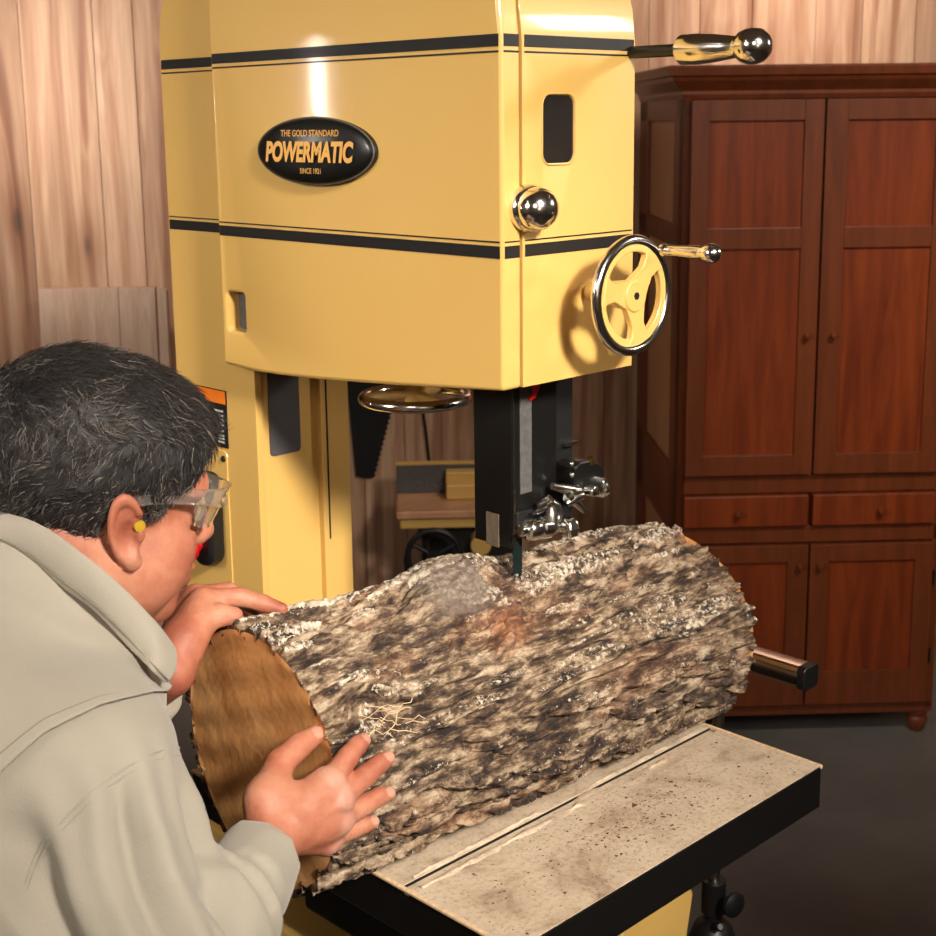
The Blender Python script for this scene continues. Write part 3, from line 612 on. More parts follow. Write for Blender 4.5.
# saw kerf behind the blade
kerf=(np.abs(P[...,1]-1.0046)<.0014)&(P[...,0]>1.049)&(Z>cz+.04)
R_=np.where(kerf,R_-.013,R_)
P=np.array([LX,LY,.0])+S_[...,None]*la+(R_*np.cos(T_))[...,None]*ln
Z=np.maximum(cz+R_*np.sin(T_),.9512); P[...,2]=Z
P+= (fbm(np.stack([S_*0,cx*60,sx*60],-1),3,71)-.5)[...,None]*la*np.where(S_<.01,.006,0)[...,None]
idx=np.arange(NS*NT).reshape(NS,NT); a=idx[:-1];b_=idx[1:]
Q=np.stack([a,np.roll(a,-1,1),np.roll(b_,-1,1),b_],-1).reshape(-1,4)
cen0=P[0].mean(0);cen1=P[-1].mean(0)
def inner(c,k):
    rr=(logr(s,th)*np.ones_like(th))[k]-.0105; t_=T_[k]; z0_=cz[k]; p=np.array([LX,LY,0])+S_[k][:,None]*la+(rr*np.cos(t_))[:,None]*ln; p[:,2]=np.maximum(z0_+rr*np.sin(t_),.9515); return p
in0=inner(cen0,0); in1=inner(cen1,-1)
V=np.concatenate([P.reshape(-1,3),in0,in1]); k0=NS*NT;j=np.arange(NT);j1=(j+1)%NT
Q=np.concatenate([Q,np.stack([idx[0][j1],idx[0][j],k0+j,k0+j1],-1),np.stack([idx[-1][j],idx[-1][j1],k0+NT+j1,k0+NT+j],-1)])
me=np_mesh('bark',V,Q); BK=link('bark',me,M['bark'],lg)
setattr_f(me,'ridge',np.concatenate([(hgt*100).ravel(),np.zeros(2*NT)]))
topn=np.clip(np.sin(T_)*1.0+.25,0,1); big=fbm(base*[8,12,12],3,81)
pat=.045+.15*topn*np.clip((big-.30)*2.6,0,1)+.03*np.clip(hgt*200+.6,-1,1)-.16*(fur>.3)
pat=pat+.06*np.exp(-((S_-.07)/.09)**2)*topn
setattr_f(me,'patch',np.concatenate([pat.ravel(),np.zeros(2*NT)-.3]))
og=kd(.25,131,.03,.13)+.9*kd(.17,86,.05,.07)*(fbm(base*60,2,5)>.48)+.8*kd(.60,100,.02,.12)*(fbm(base*90,2,6)>.45)+.7*kd(.43,96,.05,.05)*(fbm(base*80,2,8)>.5)+.2*(fbm(base*[10,20,20],3,9)>.64)
setattr_f(me,'knot',np.concatenate([np.clip(og*1.1,0,1).ravel()*.85,np.full(2*NT,.75)]))
setattr_f(me,'grey',np.concatenate([np.clip(flat*1.2-og,0,.85).ravel(),np.zeros(2*NT)]))
me.shade_smooth()
def cap(cen,ring,sgn,name,lab):
    K=40; V=[];
    for k in range(K):
        f=1-k/K; W=cen+(ring-cen)*f
        rr=f; W=W-la*sgn*(.0012*(fbm(np.c_[W[:,1]*40,W[:,2]*40,W[:,2]*0],3,7)-.5)+.0008*np.sin(W[:,2]*160+W[:,1]*60))[:,None]*(1 if k else 0); V.append(W)
    V.append((cen)[None]); V=np.concatenate(V); Qs=[]
    for k in range(K-1): Qs.append(np.stack([k*NT+j,k*NT+j1,(k+1)*NT+j1,(k+1)*NT+j],-1))
    Q=np.concatenate(Qs); f=[tuple(x) for x in Q.tolist()]+[((K-1)*NT+i,(K-1)*NT+(i+1)%NT,K*NT) for i in range(NT)]
    # grain rings are centred on the log axis
    ax=Vector(cen); me=bpy.data.meshes.new(name); me.from_pydata(V.tolist(),[],f)
    bm=bmesh.new(); bm.from_mesh(me); bmesh.ops.recalc_face_normals(bm,faces=bm.faces); bm.to_mesh(me); bm.free()
    me.transform(Matrix.Translation(-ax)); me.shade_smooth(); me.materials.append(M['endgrain'])
    o=bpy.data.objects.new(name,me); C.objects.link(o); o.parent=lg; o.location=ax-Vector(lg.location); o['label']=lab
cap(cen0,in0,1,'sawn_end','pale sawn wood end with heartwood rings'); cap(cen1,in1,-1,'sawn_end','pale sawn wood end with heartwood rings')
# dry bark fibres near the hand
b=MB(); R3=np.random.default_rng(3)
def logp(s_,t_,h=0):
    t_=math.radians(t_); rr=float(logr(np.array(s_),np.array(t_)))+h; p=np.array([LX,LY,0])+la*s_+ln*rr*math.cos(t_); p[2]=.951+(LR0+(LR1-LR0)*s_/LL)+rr*math.sin(t_); return p
for i in range(16):
    s0=.03+R3.uniform(0,.055); t0=R3.uniform(146,158); d=R3.uniform(-8,8); L=R3.uniform(.01,.035)
    b.tube([logp(s0+L*k/4,t0+d*k/4+R3.uniform(-1,1),-.001+.003*math.sin(k*.8)) for k in range(5)],R3.uniform(.00025,.0005),4)
tag(b.build('bark_fibres',M['dustpile'],lg),'loose pale bark fibres',kind='stuff')
# ================================================================== PERSON
def smin(a,b,k):
    h=np.clip(.5+.5*(b-a)/k,0,1); return b+(a-b)*h-k*h*(1-h)
def smax(a,b,k): return -smin(-a,-b,k)
def s_ell(P,c,r,R=None):
    q=P-np.asarray(c,np.float32)
    if R is not None: q=q@np.asarray(R,np.float32)      # columns of R are the local axes
    r=np.asarray(r,np.float32); k0=np.sqrt(((q/r)**2).sum(-1))+1e-6; k1=np.sqrt(((q/(r*r))**2).sum(-1))+1e-6
    return k0*(k0-1)/k1
def s_cone(P,a,b,ra,rb):
    a=np.asarray(a,np.float32);b=np.asarray(b,np.float32); d=b-a; t=np.clip(((P-a)@d)/(d@d+1e-9),0,1)
    q=P-a-t[...,None]*d; return np.sqrt((q*q).sum(-1))-(ra+(rb-ra)*t)
def surfnet(fun,lo,hi,h):
    lo=np.array(lo,float);hi=np.array(hi,float); n=np.ceil((hi-lo)/h).astype(int)+1
    ax=[lo[i]+h*np.arange(n[i]) for i in range(3)]
    G=np.stack(np.meshgrid(*ax,indexing='ij'),-1).astype(np.float32); D=fun(G).astype(np.float32)
    ins=D<0; cs=np.zeros(np.array(n)-1,int)
    for i in (0,1):
        for j in (0,1):
            for k in (0,1): cs+=ins[i:n[0]-1+i,j:n[1]-1+j,k:n[2]-1+k]
    act=(cs>0)&(cs<8); idx=-np.ones(act.shape,int); ii=np.argwhere(act); idx[act]=np.arange(len(ii))
    acc=np.zeros((len(ii),3)); cnt=np.zeros(len(ii))
    corners=[(i,j,k) for i in (0,1) for j in (0,1) for k in (0,1)]
    for a in corners:
        for d in range(3):
            if a[d]==1: continue
            b=list(a); b[d]=1
            da=D[ii[:,0]+a[0],ii[:,1]+a[1],ii[:,2]+a[2]]; db=D[ii[:,0]+b[0],ii[:,1]+b[1],ii[:,2]+b[2]]
            m=(da<0)!=(db<0); t=da/(da-db+1e-12); p=np.array(a,float)[None]+np.zeros((len(ii),3)); p[:,d]+=t
            acc[m]+=p[m]; cnt[m]+=1
    V=lo+(ii+acc/np.maximum(cnt,1)[:,None])*h
    F=[]
    for d in range(3):
        e=[(1,2),(2,0),(0,1)][d]
        sl=[slice(0,n[0]),slice(0,n[1]),slice(0,n[2])]
        A=ins.take(range(n[d]-1),axis=d);B=ins.take(range(1,n[d]),axis=d); X=np.argwhere(A!=B)
        ok=(X[:,e[0]]>0)&(X[:,e[1]]>0)&(X[:,e[0]]<n[e[0]]-1)&(X[:,e[1]]<n[e[1]]-1); X=X[ok]
        flip=A[X[:,0],X[:,1],X[:,2]]
        def c(o0,o1): 
            Y=X.copy(); Y[:,e[0]]-=o0; Y[:,e[1]]-=o1; return idx[Y[:,0],Y[:,1],Y[:,2]]
        q=np.stack([c(1,1),c(0,1),c(0,0),c(1,0)],-1); q[~flip]=q[~flip][:,::-1]; F.append(q)
    F=np.concatenate(F); F=F[(F>=0).all(1)]
    return V,F
def relax(V,F,it=2,lam=.5):
    for _ in range(it):
        A=np.zeros_like(V);c=np.zeros(len(V))
        for k in range(4):
            np.add.at(A,F[:,k],V[F[:,(k+1)%4]]); np.add.at(c,F[:,k],1); np.add.at(A,F[:,k],V[F[:,(k-1)%4]]); np.add.at(c,F[:,k],1)
        V=V+lam*(A/np.maximum(c,1)[:,None]-V)
    return V
def normals(V,F):
    n=np.cross(V[F[:,2]]-V[F[:,0]],V[F[:,3]]-V[F[:,1]]); N_=np.zeros_like(V)
    for k in range(4): np.add.at(N_,F[:,k],n)
    return N_/(np.linalg.norm(N_,axis=1)[:,None]+1e-12)
# ---- head frame: x forward (face), y to his left, z up
HC=atd(100,485,1.26)
yaw=math.radians(-7); pit=math.radians(13); rol=math.radians(0)
hx=np.array([math.cos(yaw)*math.cos(pit),math.sin(yaw)*math.cos(pit),-math.sin(pit)]); hy=np.array([-math.sin(yaw),math.cos(yaw),0]); hz=np.cross(hx,hy)
HR=np.stack([hx,hy,hz],1)
def h2w(p): return HC+np.asarray(p,float)@HR.T
def head_sdf(L,hair=False):
    q=L; a=np.abs
    d=s_ell(q,(-.014,0,.020),(.092,.075,.084))
    d=smin(d,s_ell(q,(.034,0,.018),(.052,.062,.064)),.03)
    d=smin(d,s_ell(q,(.038,0,-.045),(.046,.054,.066)),.025)
    Ls=np.concatenate([q[...,:1],np.abs(q[...,1:2]),q[...,2:]],-1)
    if hair: return d
    d=smin(d,s_ell(Ls,(.052,.036,-.045),(.030,.027,.032)),.018)
    d=smin(d,s_ell(Ls,(.03,.045,-.066),(.040,.024,.040)),.02)
    d=smin(d,s_cone(Ls,(-.012,.052,-.068),(.056,.012,-.102),.024,.021),.02)
    d=smin(d,s_cone(q,(.069,-.008,-.104),(.069,.008,-.104),.018,.018),.015)
    d=smin(d,s_ell(q,(.012,0,-.096),(.050,.044,.026)),.02)
    d=smin(d,s_cone(Ls,(.074,.036,.012),(.088,.006,.006),.013,.011),.012)
    d=smax(d,-s_ell(Ls,(.094,.031,-.012),(.018,.017,.013)),.010)
    d=smin(d,s_cone(q,(.088,0,.0),(.108,0,-.036),.0085,.0125),.010)
    d=smin(d,s_ell(Ls,(.097,.011,-.042),(.012,.008,.008)),.006)
    d=smin(d,s_ell(q,(.080,0,-.075),(.018,.028,.020)),.012)
    d=smin(d,s_ell(q,(.094,0,-.069),(.009,.021,.006)),.005); d=smin(d,s_ell(q,(.092,0,-.082),(.009,.018,.0065)),.005)
    # neck, straight down the spine towards the collar
    d=smin(d,s_cone(q,(-.030,0,-.05),NB,.056,.066),.03)
    d=smin(d,s_ell(q,(-.055,0,-.055),(.042,.05,.045)),.03)
    # ears
    er=np.stack([np.array([.92,.12,.30]),np.array([-.22,.93,-.2]),np.array([-.30,.22,.92])],1); er,_=np.linalg.qr(er); er=er*np.sign(np.diag(er))
    e=s_ell(Ls,(-.010,.084,-.024),(.0135,.0065,.030),er)
    E=(Ls-np.array([-.010,.086,-.024],np.float32))@er.astype(np.float32)
    rr=np.sqrt((E[...,0]/.0135)**2+((E[...,2]-.003)/.028)**2)+1e-5
    rim=np.sqrt(((rr-1)*.020)**2+(E[...,1]-.003)**2)-.0042; rim=np.where((E[...,0]>.006)&(E[...,2]<.012),rim+.004,rim)
    e=smin(e,rim,.004)
    e=smax(e,-s_ell(E,(.002,.006,-.003),(.009,.007,.015)),.003)
    e=smin(e,s_ell(E,(.003,.001,-.029),(.0085,.005,.009)),.004)
    e=smin(e,s_ell(E,(.012,.000,-.006),(.0045,.005,.007)),.003)
    return smin(d,e,.006)
SHR=atd(92,772,1.105); SHR=SHR+np.array([0,0,0])
NBw=atd(42,588,1.215); NB=tuple((NBw-HC)@HR)
def fun_head(G): return head_sdf((G.reshape(-1,3)-HC.astype(np.float32))@HR.astype(np.float32)).reshape(G.shape[:3])
Vh,Fh=surfnet(fun_head,HC+[-.24,-.17,-.24],HC+[.17,.17,.15],.0024)
Vh=relax(Vh,Fh,1)
# ---- arms and hands, world space
def bones(fingers,k=.006):
    def f(P):
        d=None
        for a,b,ra,rb,kk in fingers:
            c=s_cone(P,a,b,ra,rb); d=c if d is None else smin(d,c,kk)
        return d
    return f
RW=atd(272,836,1.205); RE=atd(160,1015,1.025)
Rf={}
Rf['i']=[atd(329,783,1.240),atd(348,757,1.262),atd(357,746,1.272),atd(363,741,1.281)]
Rf['m']=[atd(338,800,1.240),atd(366,775,1.268),atd(378,765,1.279),atd(387,758.5,1.287)]
Rf['r']=[atd(338,820,1.242),atd(364,805,1.270),atd(378,797,1.281),atd(388,793.5,1.289)]
Rf['p']=[atd(328,839,1.246),atd(351,830,1.270),atd(363,825,1.279),atd(373,822,1.287)]
Rf['t']=[atd(266,800,1.215),atd(280,764,1.245),atd(299,746,1.265),atd(315,735,1.278)]
def hand(W,Ef,f,thick=1.,back=None):
    L=[]; 
    L.append((Ef,W,.038,.0235,.02)); 
    for n_,r in (('i',.0135),('m',.0135),('r',.013),('p',.012)):
        mcp=f[n_][0]; base=W+(mcp-W)*.18
        L.append((base,mcp,.0150*thick,.0125*thick,.010))
    L.append((W+(f['m'][0]-W)*.3,W+(f['r'][0]-W)*.75,.0165*thick,.0135*thick,.012))
    L.append((W+(f['i'][0]-W)*.35,W+(f['i'][0]-W)*.8,.0165*thick,.0125*thick,.012))
    L.append((f['t'][0],f['t'][1],.0165*thick,.0135*thick,.012)); L.append((W,f['t'][0],.019,.0165,.012)); L.append((f['t'][0],W+(f['i'][0]-W)*.72,.014,.010,.012))
    L.append((f['t'][1],f['t'][2],.0128,.0118,.003)); L.append((f['t'][2],f['t'][3],.0112,.0092,.003))
    for n_,s_ in (('i',1.),('m',1.02),('r',.98),('p',.86)):
        q=f[n_]; L.append((q[0],q[1],.0113*s_,.0098*s_,.0035)); L.append((q[1],q[2],.0098*s_,.0088*s_,.003)); L.append((q[2],q[3],.0088*s_,.0073*s_,.003))
    return bones(L)
fR=hand(RW,RE,Rf)
LW_=atd(170,672,1.335); LE=atd(60,745,1.45)
Lf={}
Lf['i']=[atd(203,600,1.385),atd(240,597,1.405),atd(262,603,1.408),atd(281,609.5,1.408)]
Lf['m']=[atd(196,597,1.408),atd(228,592,1.435),atd(248,602,1.45),atd(262,612,1.46)]
Lf['r']=[atd(190,600,1.43),atd(214,594,1.46),atd(234,606,1.475),atd(248,618,1.485)]
Lf['p']=[atd(184,606,1.45),atd(205,604,1.475),atd(220,614,1.488),atd(230,624,1.495)]
Lf['t']=[atd(184,640,1.35),atd(201,622,1.365),atd(219,615,1.375),atd(234,616,1.38)]
fL=hand(LW_,LE,Lf,1.1)
def knuckles(f,rad,scale=1.):
    return [(p,rad) for n_ in 'imrp' for p in (f[n_][0],f[n_][1])]
def bounds(*ps,pad=.05): A=np.array(ps); return A.min(0)-pad,A.max(0)+pad
def grp(f,W,E,h,stop):
    pts=[p for k in f for p in f[k]]+[W,W+(E-W)*stop]; lo,hi=bounds(*pts,pad=.035); return lo,hi
lo,hi=grp(Rf,RW,RE,.0018,.35); VR,FR=surfnet(fR,lo,hi,.0019)
lo,hi=grp(Lf,LW_,LE,.0018,.4); VL,FL=surfnet(fL,lo,hi,.0021)
VR=relax(VR,FR,1);VL=relax(VL,FL,1)
# tendons, wrinkles and nails on the near hand
NR=normals(VR,FR)
disp=np.zeros(len(VR))
for n_ in 'imrp':
    a=RW+(Rf[n_][0]-RW)*.25;b2=Rf[n_][0]; d_=b2-a;t=((VR-a)@d_)/(d_@d_); q=VR-a-np.clip(t,0,1)[:,None]*d_; dist=np.linalg.norm(q-(q*NR).sum(1)[:,None]*NR,axis=1)
    disp+=.0014*np.exp(-(dist/.0035)**2)*((t>0)&(t<1.02))
    disp+=.0016*np.exp(-(np.linalg.norm(VR-b2-NR*.013,axis=1)/.009)**2)
    for p,am in ((Rf[n_][1],.0005),(Rf[n_][2],.0004)):
        d2=Rf[n_][2]-Rf[n_][1]; d2/=np.linalg.norm(d2); tt=(VR-p)@d2; near=np.linalg.norm(VR-p,axis=1)<.016
        disp-=np.where(near,am*np.maximum(0,np.cos(tt*2*math.pi/.0030))*np.exp(-(tt/.005)**2),0)
disp+=.0008*(fbm(VR*60,3,5)-.5)
VR=VR+NR*disp[:,None]
# nails: slightly raised plates, paler
toneR=np.zeros(len(VR))
camdir=lambda p:(CAM-p)/np.linalg.norm(CAM-p)
for n_ in 'imrpt':
    tip=Rf[n_][3]; d2=tip-Rf[n_][2]; d2/=np.linalg.norm(d2); up_=NR*0
    out=camdir(tip)*.55+np.array([0,-.5,.55]); out-=d2*(out@d2); out/=np.linalg.norm(out); sd=np.cross(d2,out)
    q=VR-(tip+out*.007); u_=(q@d2)/.0072; v_=(q@sd)/(.0055 if n_!='t' else .0068); w_=q@out
    e=(np.abs(u_-.25)**3+np.abs(v_)**3); inn=(e<1)&(w_>-.004); edge=(e>=1)&(e<1.9)&(w_>-.004)
    VR=VR+out[None]*np.where(inn,.0002,0)[:,None]-out[None]*np.where(edge,.0006,0)[:,None]; toneR=np.where(inn,.3,toneR)
toneR+=.30*sum(np.exp(-(np.linalg.norm(VR-Rf[n_][0]-NR*.012,axis=1)/.010)**2) for n_ in 'imrp')
# ---- torso and legs (coarse, mostly under the clothes)
SHL=SHR+np.array([-.02,.375,.015]); NK=(SHR+SHL)/2+np.array([-.02,0,.05]); HIP=np.array([.02,1.16,.93]); HR_=HIP+[.02,-.10,-.02];HL_=HIP+[-.02,.10,-.02]
KR=np.array([.10,1.02,.50]);KL=np.array([.0,1.30,.50]);AR=np.array([.0,1.0,.09]);AL=np.array([-.12,1.32,.09])
CH=(SHR+SHL)/2+np.array([-.11,.0,-.02]); BL=CH*.45+HIP*.55
LSE=LE
LUE=SHL+np.array([.08,.06,-.26])
LF=atd(40,790,1.50)
def f_torso(G,o=0.,nk=0.):
    P=G.reshape(-1,3); sh=G.shape[:3]
    ax_=(CH-HIP)/np.linalg.norm(CH-HIP); RT,_=np.linalg.qr(np.stack([ax_,[0,1,0.],np.cross(ax_,[0,1,0.])],1))
    d=s_ell(P,CH,(.19+o,.175+o,.125+o),RT); d=smin(d,s_ell(P,BL,(.19+o,.17+o,.13+o),RT),.08); d=smin(d,s_ell(P,HIP,(.13+o,.165+o,.135+o),RT),.08)
    d=smin(d,s_cone(P,SHR+[-.02,.03,0],SHL+[-.02,-.03,0],.060+o,.060+o),.05); d=smin(d,s_cone(P,NK+[-.02,0,-.02],NBw,.075+o-nk,.060+o-nk),.05-nk); d=smin(d,s_ell(P,atd(86,702,1.20),(.056+o,.058+o,.066+o)),.05); d=smin(d,s_ell(P,atd(-15,960,1.12),(.11+o,.11+o,.16+o)),.06)
    return d.reshape(sh)
def f_arms(G,o=0.):
    P=G.reshape(-1,3); sh=G.shape[:3]
    d=s_cone(P,SHR,RE,.056+o,.045+o); d=smin(d,s_cone(P,RE,RW,.045+o,.026+o),.03)
    d=smin(d,s_cone(P,SHL,LF,.056+o,.045+o),.01); d=smin(d,s_cone(P,LF,LW_,.045+o,.026+o),.03); return d.reshape(sh)
def f_legs(G,o=0.):
    P=G.reshape(-1,3); sh=G.shape[:3]
    d=s_cone(P,HR_,KR,.085+o,.058+o); d=smin(d,s_cone(P,KR,AR,.058+o,.042+o),.03); d=smin(d,s_cone(P,HL_,KL,.085+o,.058+o),.03); d=smin(d,s_cone(P,KL,AL,.058+o,.042+o),.03)
    d=smin(d,s_ell(P,HIP+[0,0,-.02],(.13+o,.165+o,.11+o)),.05); return d.reshape(sh)
def f_body(G):
    d=smin(f_torso(G,-.006),f_arms(G,-.004),.04); d=smin(d,f_legs(G,-.004),.04)
    for A in (AR,AL): d=smin(d,s_cone(G.reshape(-1,3),A+[0,0,-.05],A+[.15,0,-.06],.032,.025).reshape(G.shape[:3]),.02)
    return d
Vb,Fb=surfnet(f_body,(-.35,.70,0.0),(.80,1.58,1.34),.011)
# drop the coarse arms where the fine hands take over
def keep(V,F,m):
    k=m[F].all(1); F=F[k]; u_=np.unique(F); mp=-np.ones(len(V),int); mp[u_]=np.arange(len(u_)); return V[u_],mp[F]
def tl(V,A,B): d_=B-A; return ((V-A)@d_)/(d_@d_)
nr=np.linalg.norm(Vb-RW,axis=1); nl=np.linalg.norm(Vb-LW_,axis=1)
Vb,Fb=keep(Vb,Fb,(nr>.085)&(nl>.09)&~((Vb[:,0]>.62)&(Vb[:,2]>1.0)))
V=np.concatenate([Vh,VR,VL,Vb]); Fc=np.concatenate([Fh,FR+len(Vh),FL+len(Vh)+len(VR),Fb+len(Vh)+len(VR)+len(VL)])
me=np_mesh('person',V,Fc); person=link('person',me,M['skin']); me.shade_smooth()
setattr_f(me,'tone',np.concatenate([np.zeros(len(Vh)),toneR,np.zeros(len(VL)+len(Vb))]))
tag(person,'person in khaki shirt and clear safety glasses leaning over the log, both hands on it','person')
# eyes
for sgn in (1,-1):
    b=MB(); b.sphere(h2w((.078,.031*sgn,-.012)),.0125,20); tag(b.build('eye',M['eye'],person,smooth=60),'eye')
# ---- hair
def hairline(x):
    return np.interp(x,[-.12,-.075,-.045,-.026,-.020,.008,.011,.014,.026,.031,.050,.062,.078,.10],[-.075,-.082,-.075,-.045,.008,.010,.0,-.018,-.014,.006,.018,.040,.058,.070])
def hair_sdf(L,o):
    d=head_sdf(L,True)-o; m=hairline(L[...,0])-L[...,2]; return smax(d,m,.006)
def hair_o(L):
    return .0115+.006*np.clip(L[...,2]/.08,0,1)+.004*np.clip(-L[...,0]/.08,0,1)-.007*np.clip((-L[...,2]+.01)/.07,0,1)
def fun_hair(G):
    L=(G.reshape(-1,3)-HC.astype(np.float32))@HR.astype(np.float32); return hair_sdf(L,hair_o(L)).reshape(G.shape[:3])
Vs,Fs=surfnet(fun_hair,HC+[-.16,-.13,-.14],HC+[.14,.13,.14],.003)
Vs=relax(Vs,Fs,1); Ns=normals(Vs,Fs); Ls=(Vs-HC)@HR
Vs=Vs+Ns*(.007*(fbm(Vs*[75,75,75],3,9)-.5))[:,None]
hv=[Vs];hq=[Fs];hr=[np.clip(.0+.25*(fbm(Vs*120,2,4)-.45),0,.3)]; off=len(Vs)
outm=(head_sdf(Ls,True)>.004)&(Ls[:,0]<.11)
cand=np.where(outm)[0]; NH=46000; R5=np.random.default_rng(11); pick=R5.choice(cand,NH); P0_=Vs[pick]+R5.normal(size=(NH,3))*.002; N0=Ns[pick]; L0=Ls[pick]
# combing direction: from the crown forward on top, down and back at the sides
fl=np.stack([np.where(L0[:,2]>.055,.9,-.25)+0*L0[:,0],np.sign(L0[:,1])*.15+R5.normal(size=NH)*.25,np.where(L0[:,2]>.055,-.15,-.8)],-1)
fl[:,0]+=.5*np.clip(L0[:,0]/.08,-1,1); fl[:,:]+=R5.normal(size=(NH,3))*.17; clump=(np.stack([fbm(P0_*45+k*5,2,60+k) for k in range(3)],-1)-.5)*2.2; fl+=clump
fw_=fl@HR.T; fw_-=N0*(fw_*N0).sum(1)[:,None]; fw_/=np.linalg.norm(fw_,axis=1)[:,None]+1e-9
ln_=np.where(L0[:,2]>.04,R5.uniform(.009,.019,NH),R5.uniform(.006,.011,NH))*np.clip(1+.0*L0[:,0],.6,1.2); fr=np.clip((L0[:,0]-.045)/.03,0,1)*(L0[:,2]>.03); ln_=ln_*(1+.2*fr)
lift=R5.uniform(.02,.30,NH)+.35*fr*R5.random(NH)
gp_=np.clip(.34+1.6*(fbm(L0*[24,24,24],3,33)-.5)+.34*np.clip(-L0[:,2]/.05+.8,0,1)-.25*(L0[:,2]>.075)-.25*fr,0.02,.95)
cval=np.where(R5.random(NH)<gp_,R5.uniform(.5,.95,NH),R5.uniform(.0,.45,NH))
SEG=4; side=np.cross(fw_,N0)
rings=[]
for k in range(SEG+1):
    t=k/SEG; c_=P0_-N0*.002+fw_*(ln_*t)[:,None]+N0*(ln_*lift*(t-.55*t*t))[:,None]+side*(ln_*.12*np.sin(t*3+pick%7))[:,None]
    w_=(.0005*(1-.85*t))
    rings.append(np.stack([c_+side*w_,c_-side*w_*.5+N0*w_*.8,c_-side*w_*.5-N0*w_*.8],1))
rv=np.stack(rings,1)  # NH,SEG+1,3,3
base_i=off+np.arange(NH)[:,None,None]*((SEG+1)*3)
k_=np.arange(SEG)[None,:,None]*3; j_=np.arange(3)[None,None,:]
q=np.stack([base_i+k_+j_,base_i+k_+(j_+1)%3,base_i+k_+3+(j_+1)%3,base_i+k_+3+j_],-1).reshape(-1,4)
hv.append(rv.reshape(-1,3));hq.append(q);hr.append(np.repeat(cval,(SEG+1)*3))
me=np_mesh('hair',np.concatenate(hv),np.concatenate(hq)); HO=link('hair',me,M['hair'],person); setattr_f(me,'rnd',np.concatenate(hr)); me.shade_smooth(); HO['label']='short wavy black and grey hair'
# ---- ear plug, glasses (worn, lifted off on their own)
ep=h2w((.000,-.0868,-.018)); ed=h2w((.000,-.2,-.018))-ep
b=MB(); b.lathe(ep-ed/np.linalg.norm(ed)*.006,ed,[(0,.004),(.006,.0050),(.0085,.0056),(.0100,.0048),(.0105,.001)],20); tag(b.build('ear_plug',M['plug'],smooth=50),'yellow foam plug in the ear of the person','ear plug')
GL=empty('safety_glasses',tuple(h2w((.09,0,0)))); tag(GL,'clear plastic safety glasses worn by the person','safety glasses')
for sgn in (-1,1):
    top=[(.088,.066,.006),(.070,.073,.007),(.045,.0775,.007),(.020,.081,.006),(.0,.0825,.003),(-.02,.083,-.004)]
    b=MB(); vv=[]; hs=[.0085,.0075,.006,.005,.0045,.004]
    for (x,y,z),h_ in zip(top,hs):
        for dy,dz in ((-.001,h_),(.001,h_),(.001,-h_),(-.001,-h_)): vv.append(h2w((x,sgn*(y+dy),z+dz)))
    b.add(vv,[(i*4+j,i*4+(j+1)%4,(i+1)*4+(j+1)%4,(i+1)*4+j) for i in range(5) for j in range(4)]+[(0,1,2,3),(20,21,22,23)]); TM=b.build('temple',M['clear'],GL,.0006,smooth=40)
    b=MB()
    for dz in (1,-1): b.tube([h2w((x,sgn*(y+.0012),z+dz*h_*.85)) for (x,y,z),h_ in list(zip(top,hs))[:5]],.0011,6)
    b.build('temple_ridge',M['clear'],TM,smooth=60)
    b=MB(); b.sphere(h2w((.089,sgn*.068,.004)),.0035,12); b.build('hinge',M['clear'],TM,smooth=60)
vv=[];nu,nv=40,14
for lay,ro in ((0,0),(1,.0018)):
    for i in range(nu+1):
        a=math.radians(-80+160*i/nu)
        for j in range(nv+1):
            v_=j/nv; rad=.066+ro-.002*v_; hgt_=.014-.040*v_*(1-.25*(abs(a)/1.8)**2)
            if abs(a)<.30: hgt_=.014-(.040*v_)*(1-.55*math.cos(a/.30*math.pi/2))
            vv.append(h2w((.055+rad*math.cos(a)*.98-.016*v_*math.cos(a),(rad+.004)*math.sin(a),hgt_)))
m1=(nu+1)*(nv+1); ff=[]
for i in range(nu):
    for j in range(nv):
        a=i*(nv+1)+j; q=(a,a+1,a+nv+2,a+nv+1); ff.append(q); ff.append(tuple(x+m1 for x in q[::-1]))
for i in range(nu):
    for j in (0,nv): a=i*(nv+1)+j; c_=a+nv+1; ff.append((a,c_,c_+m1,a+m1))
for j in range(nv):
    for i in (0,nu): a=i*(nv+1)+j; ff.append((a,a+1,a+1+m1,a+m1))
b=MB(); b.add(vv,ff); b.build('lens',M['lens'],GL,smooth=50)
# ---- clothes
def folds(V,Nn):
    A=SHR;B=RE; d_=(B-A)/np.linalg.norm(B-A); t=(V-A)@d_; q=V-A-t[:,None]*d_
    e1=np.cross(d_,[0,0,1.]); e1/=np.linalg.norm(e1); e2=np.cross(d_,e1); ang=np.arctan2(q@e2,q@e1)
    arm=np.clip(1-np.abs(np.linalg.norm(q,axis=1)-.07)/.07,0,1)*np.clip((t+.00)/.05,0,1)
    w_=fbm(V*[9,9,5],3,90)-.5
    d=arm*(.0100*np.cos(ang*6+w_*7)*np.clip(t/.08,0,1)+.0050*np.cos(ang*11+w_*10+2))
    d+=.010*(fbm(V*[8,8,8],3,91)-.5)+.004*(fbm(V*[22,22,22],3,92)-.5)
    # forearm: rings of creases
    d2=(RW-RE)/np.linalg.norm(RW-RE); t2=(V-RE)@d2; L2=np.linalg.norm(RW-RE); near=np.linalg.norm(V-RE-np.clip(t2,0,L2)[:,None]*d2,axis=1)<.075
    d+=np.where(near&(t2>.03)&(t2<L2-.07),.0045*np.sin(t2*150+w_*9+ang*1.2),0)
    ws=L2-t2; d+=np.where((np.linalg.norm(V-RW,axis=1)<.11)&(t2>0),.0016*(ws<.066)-.002*np.exp(-((ws-.070)/.004)**2),0)
    return d
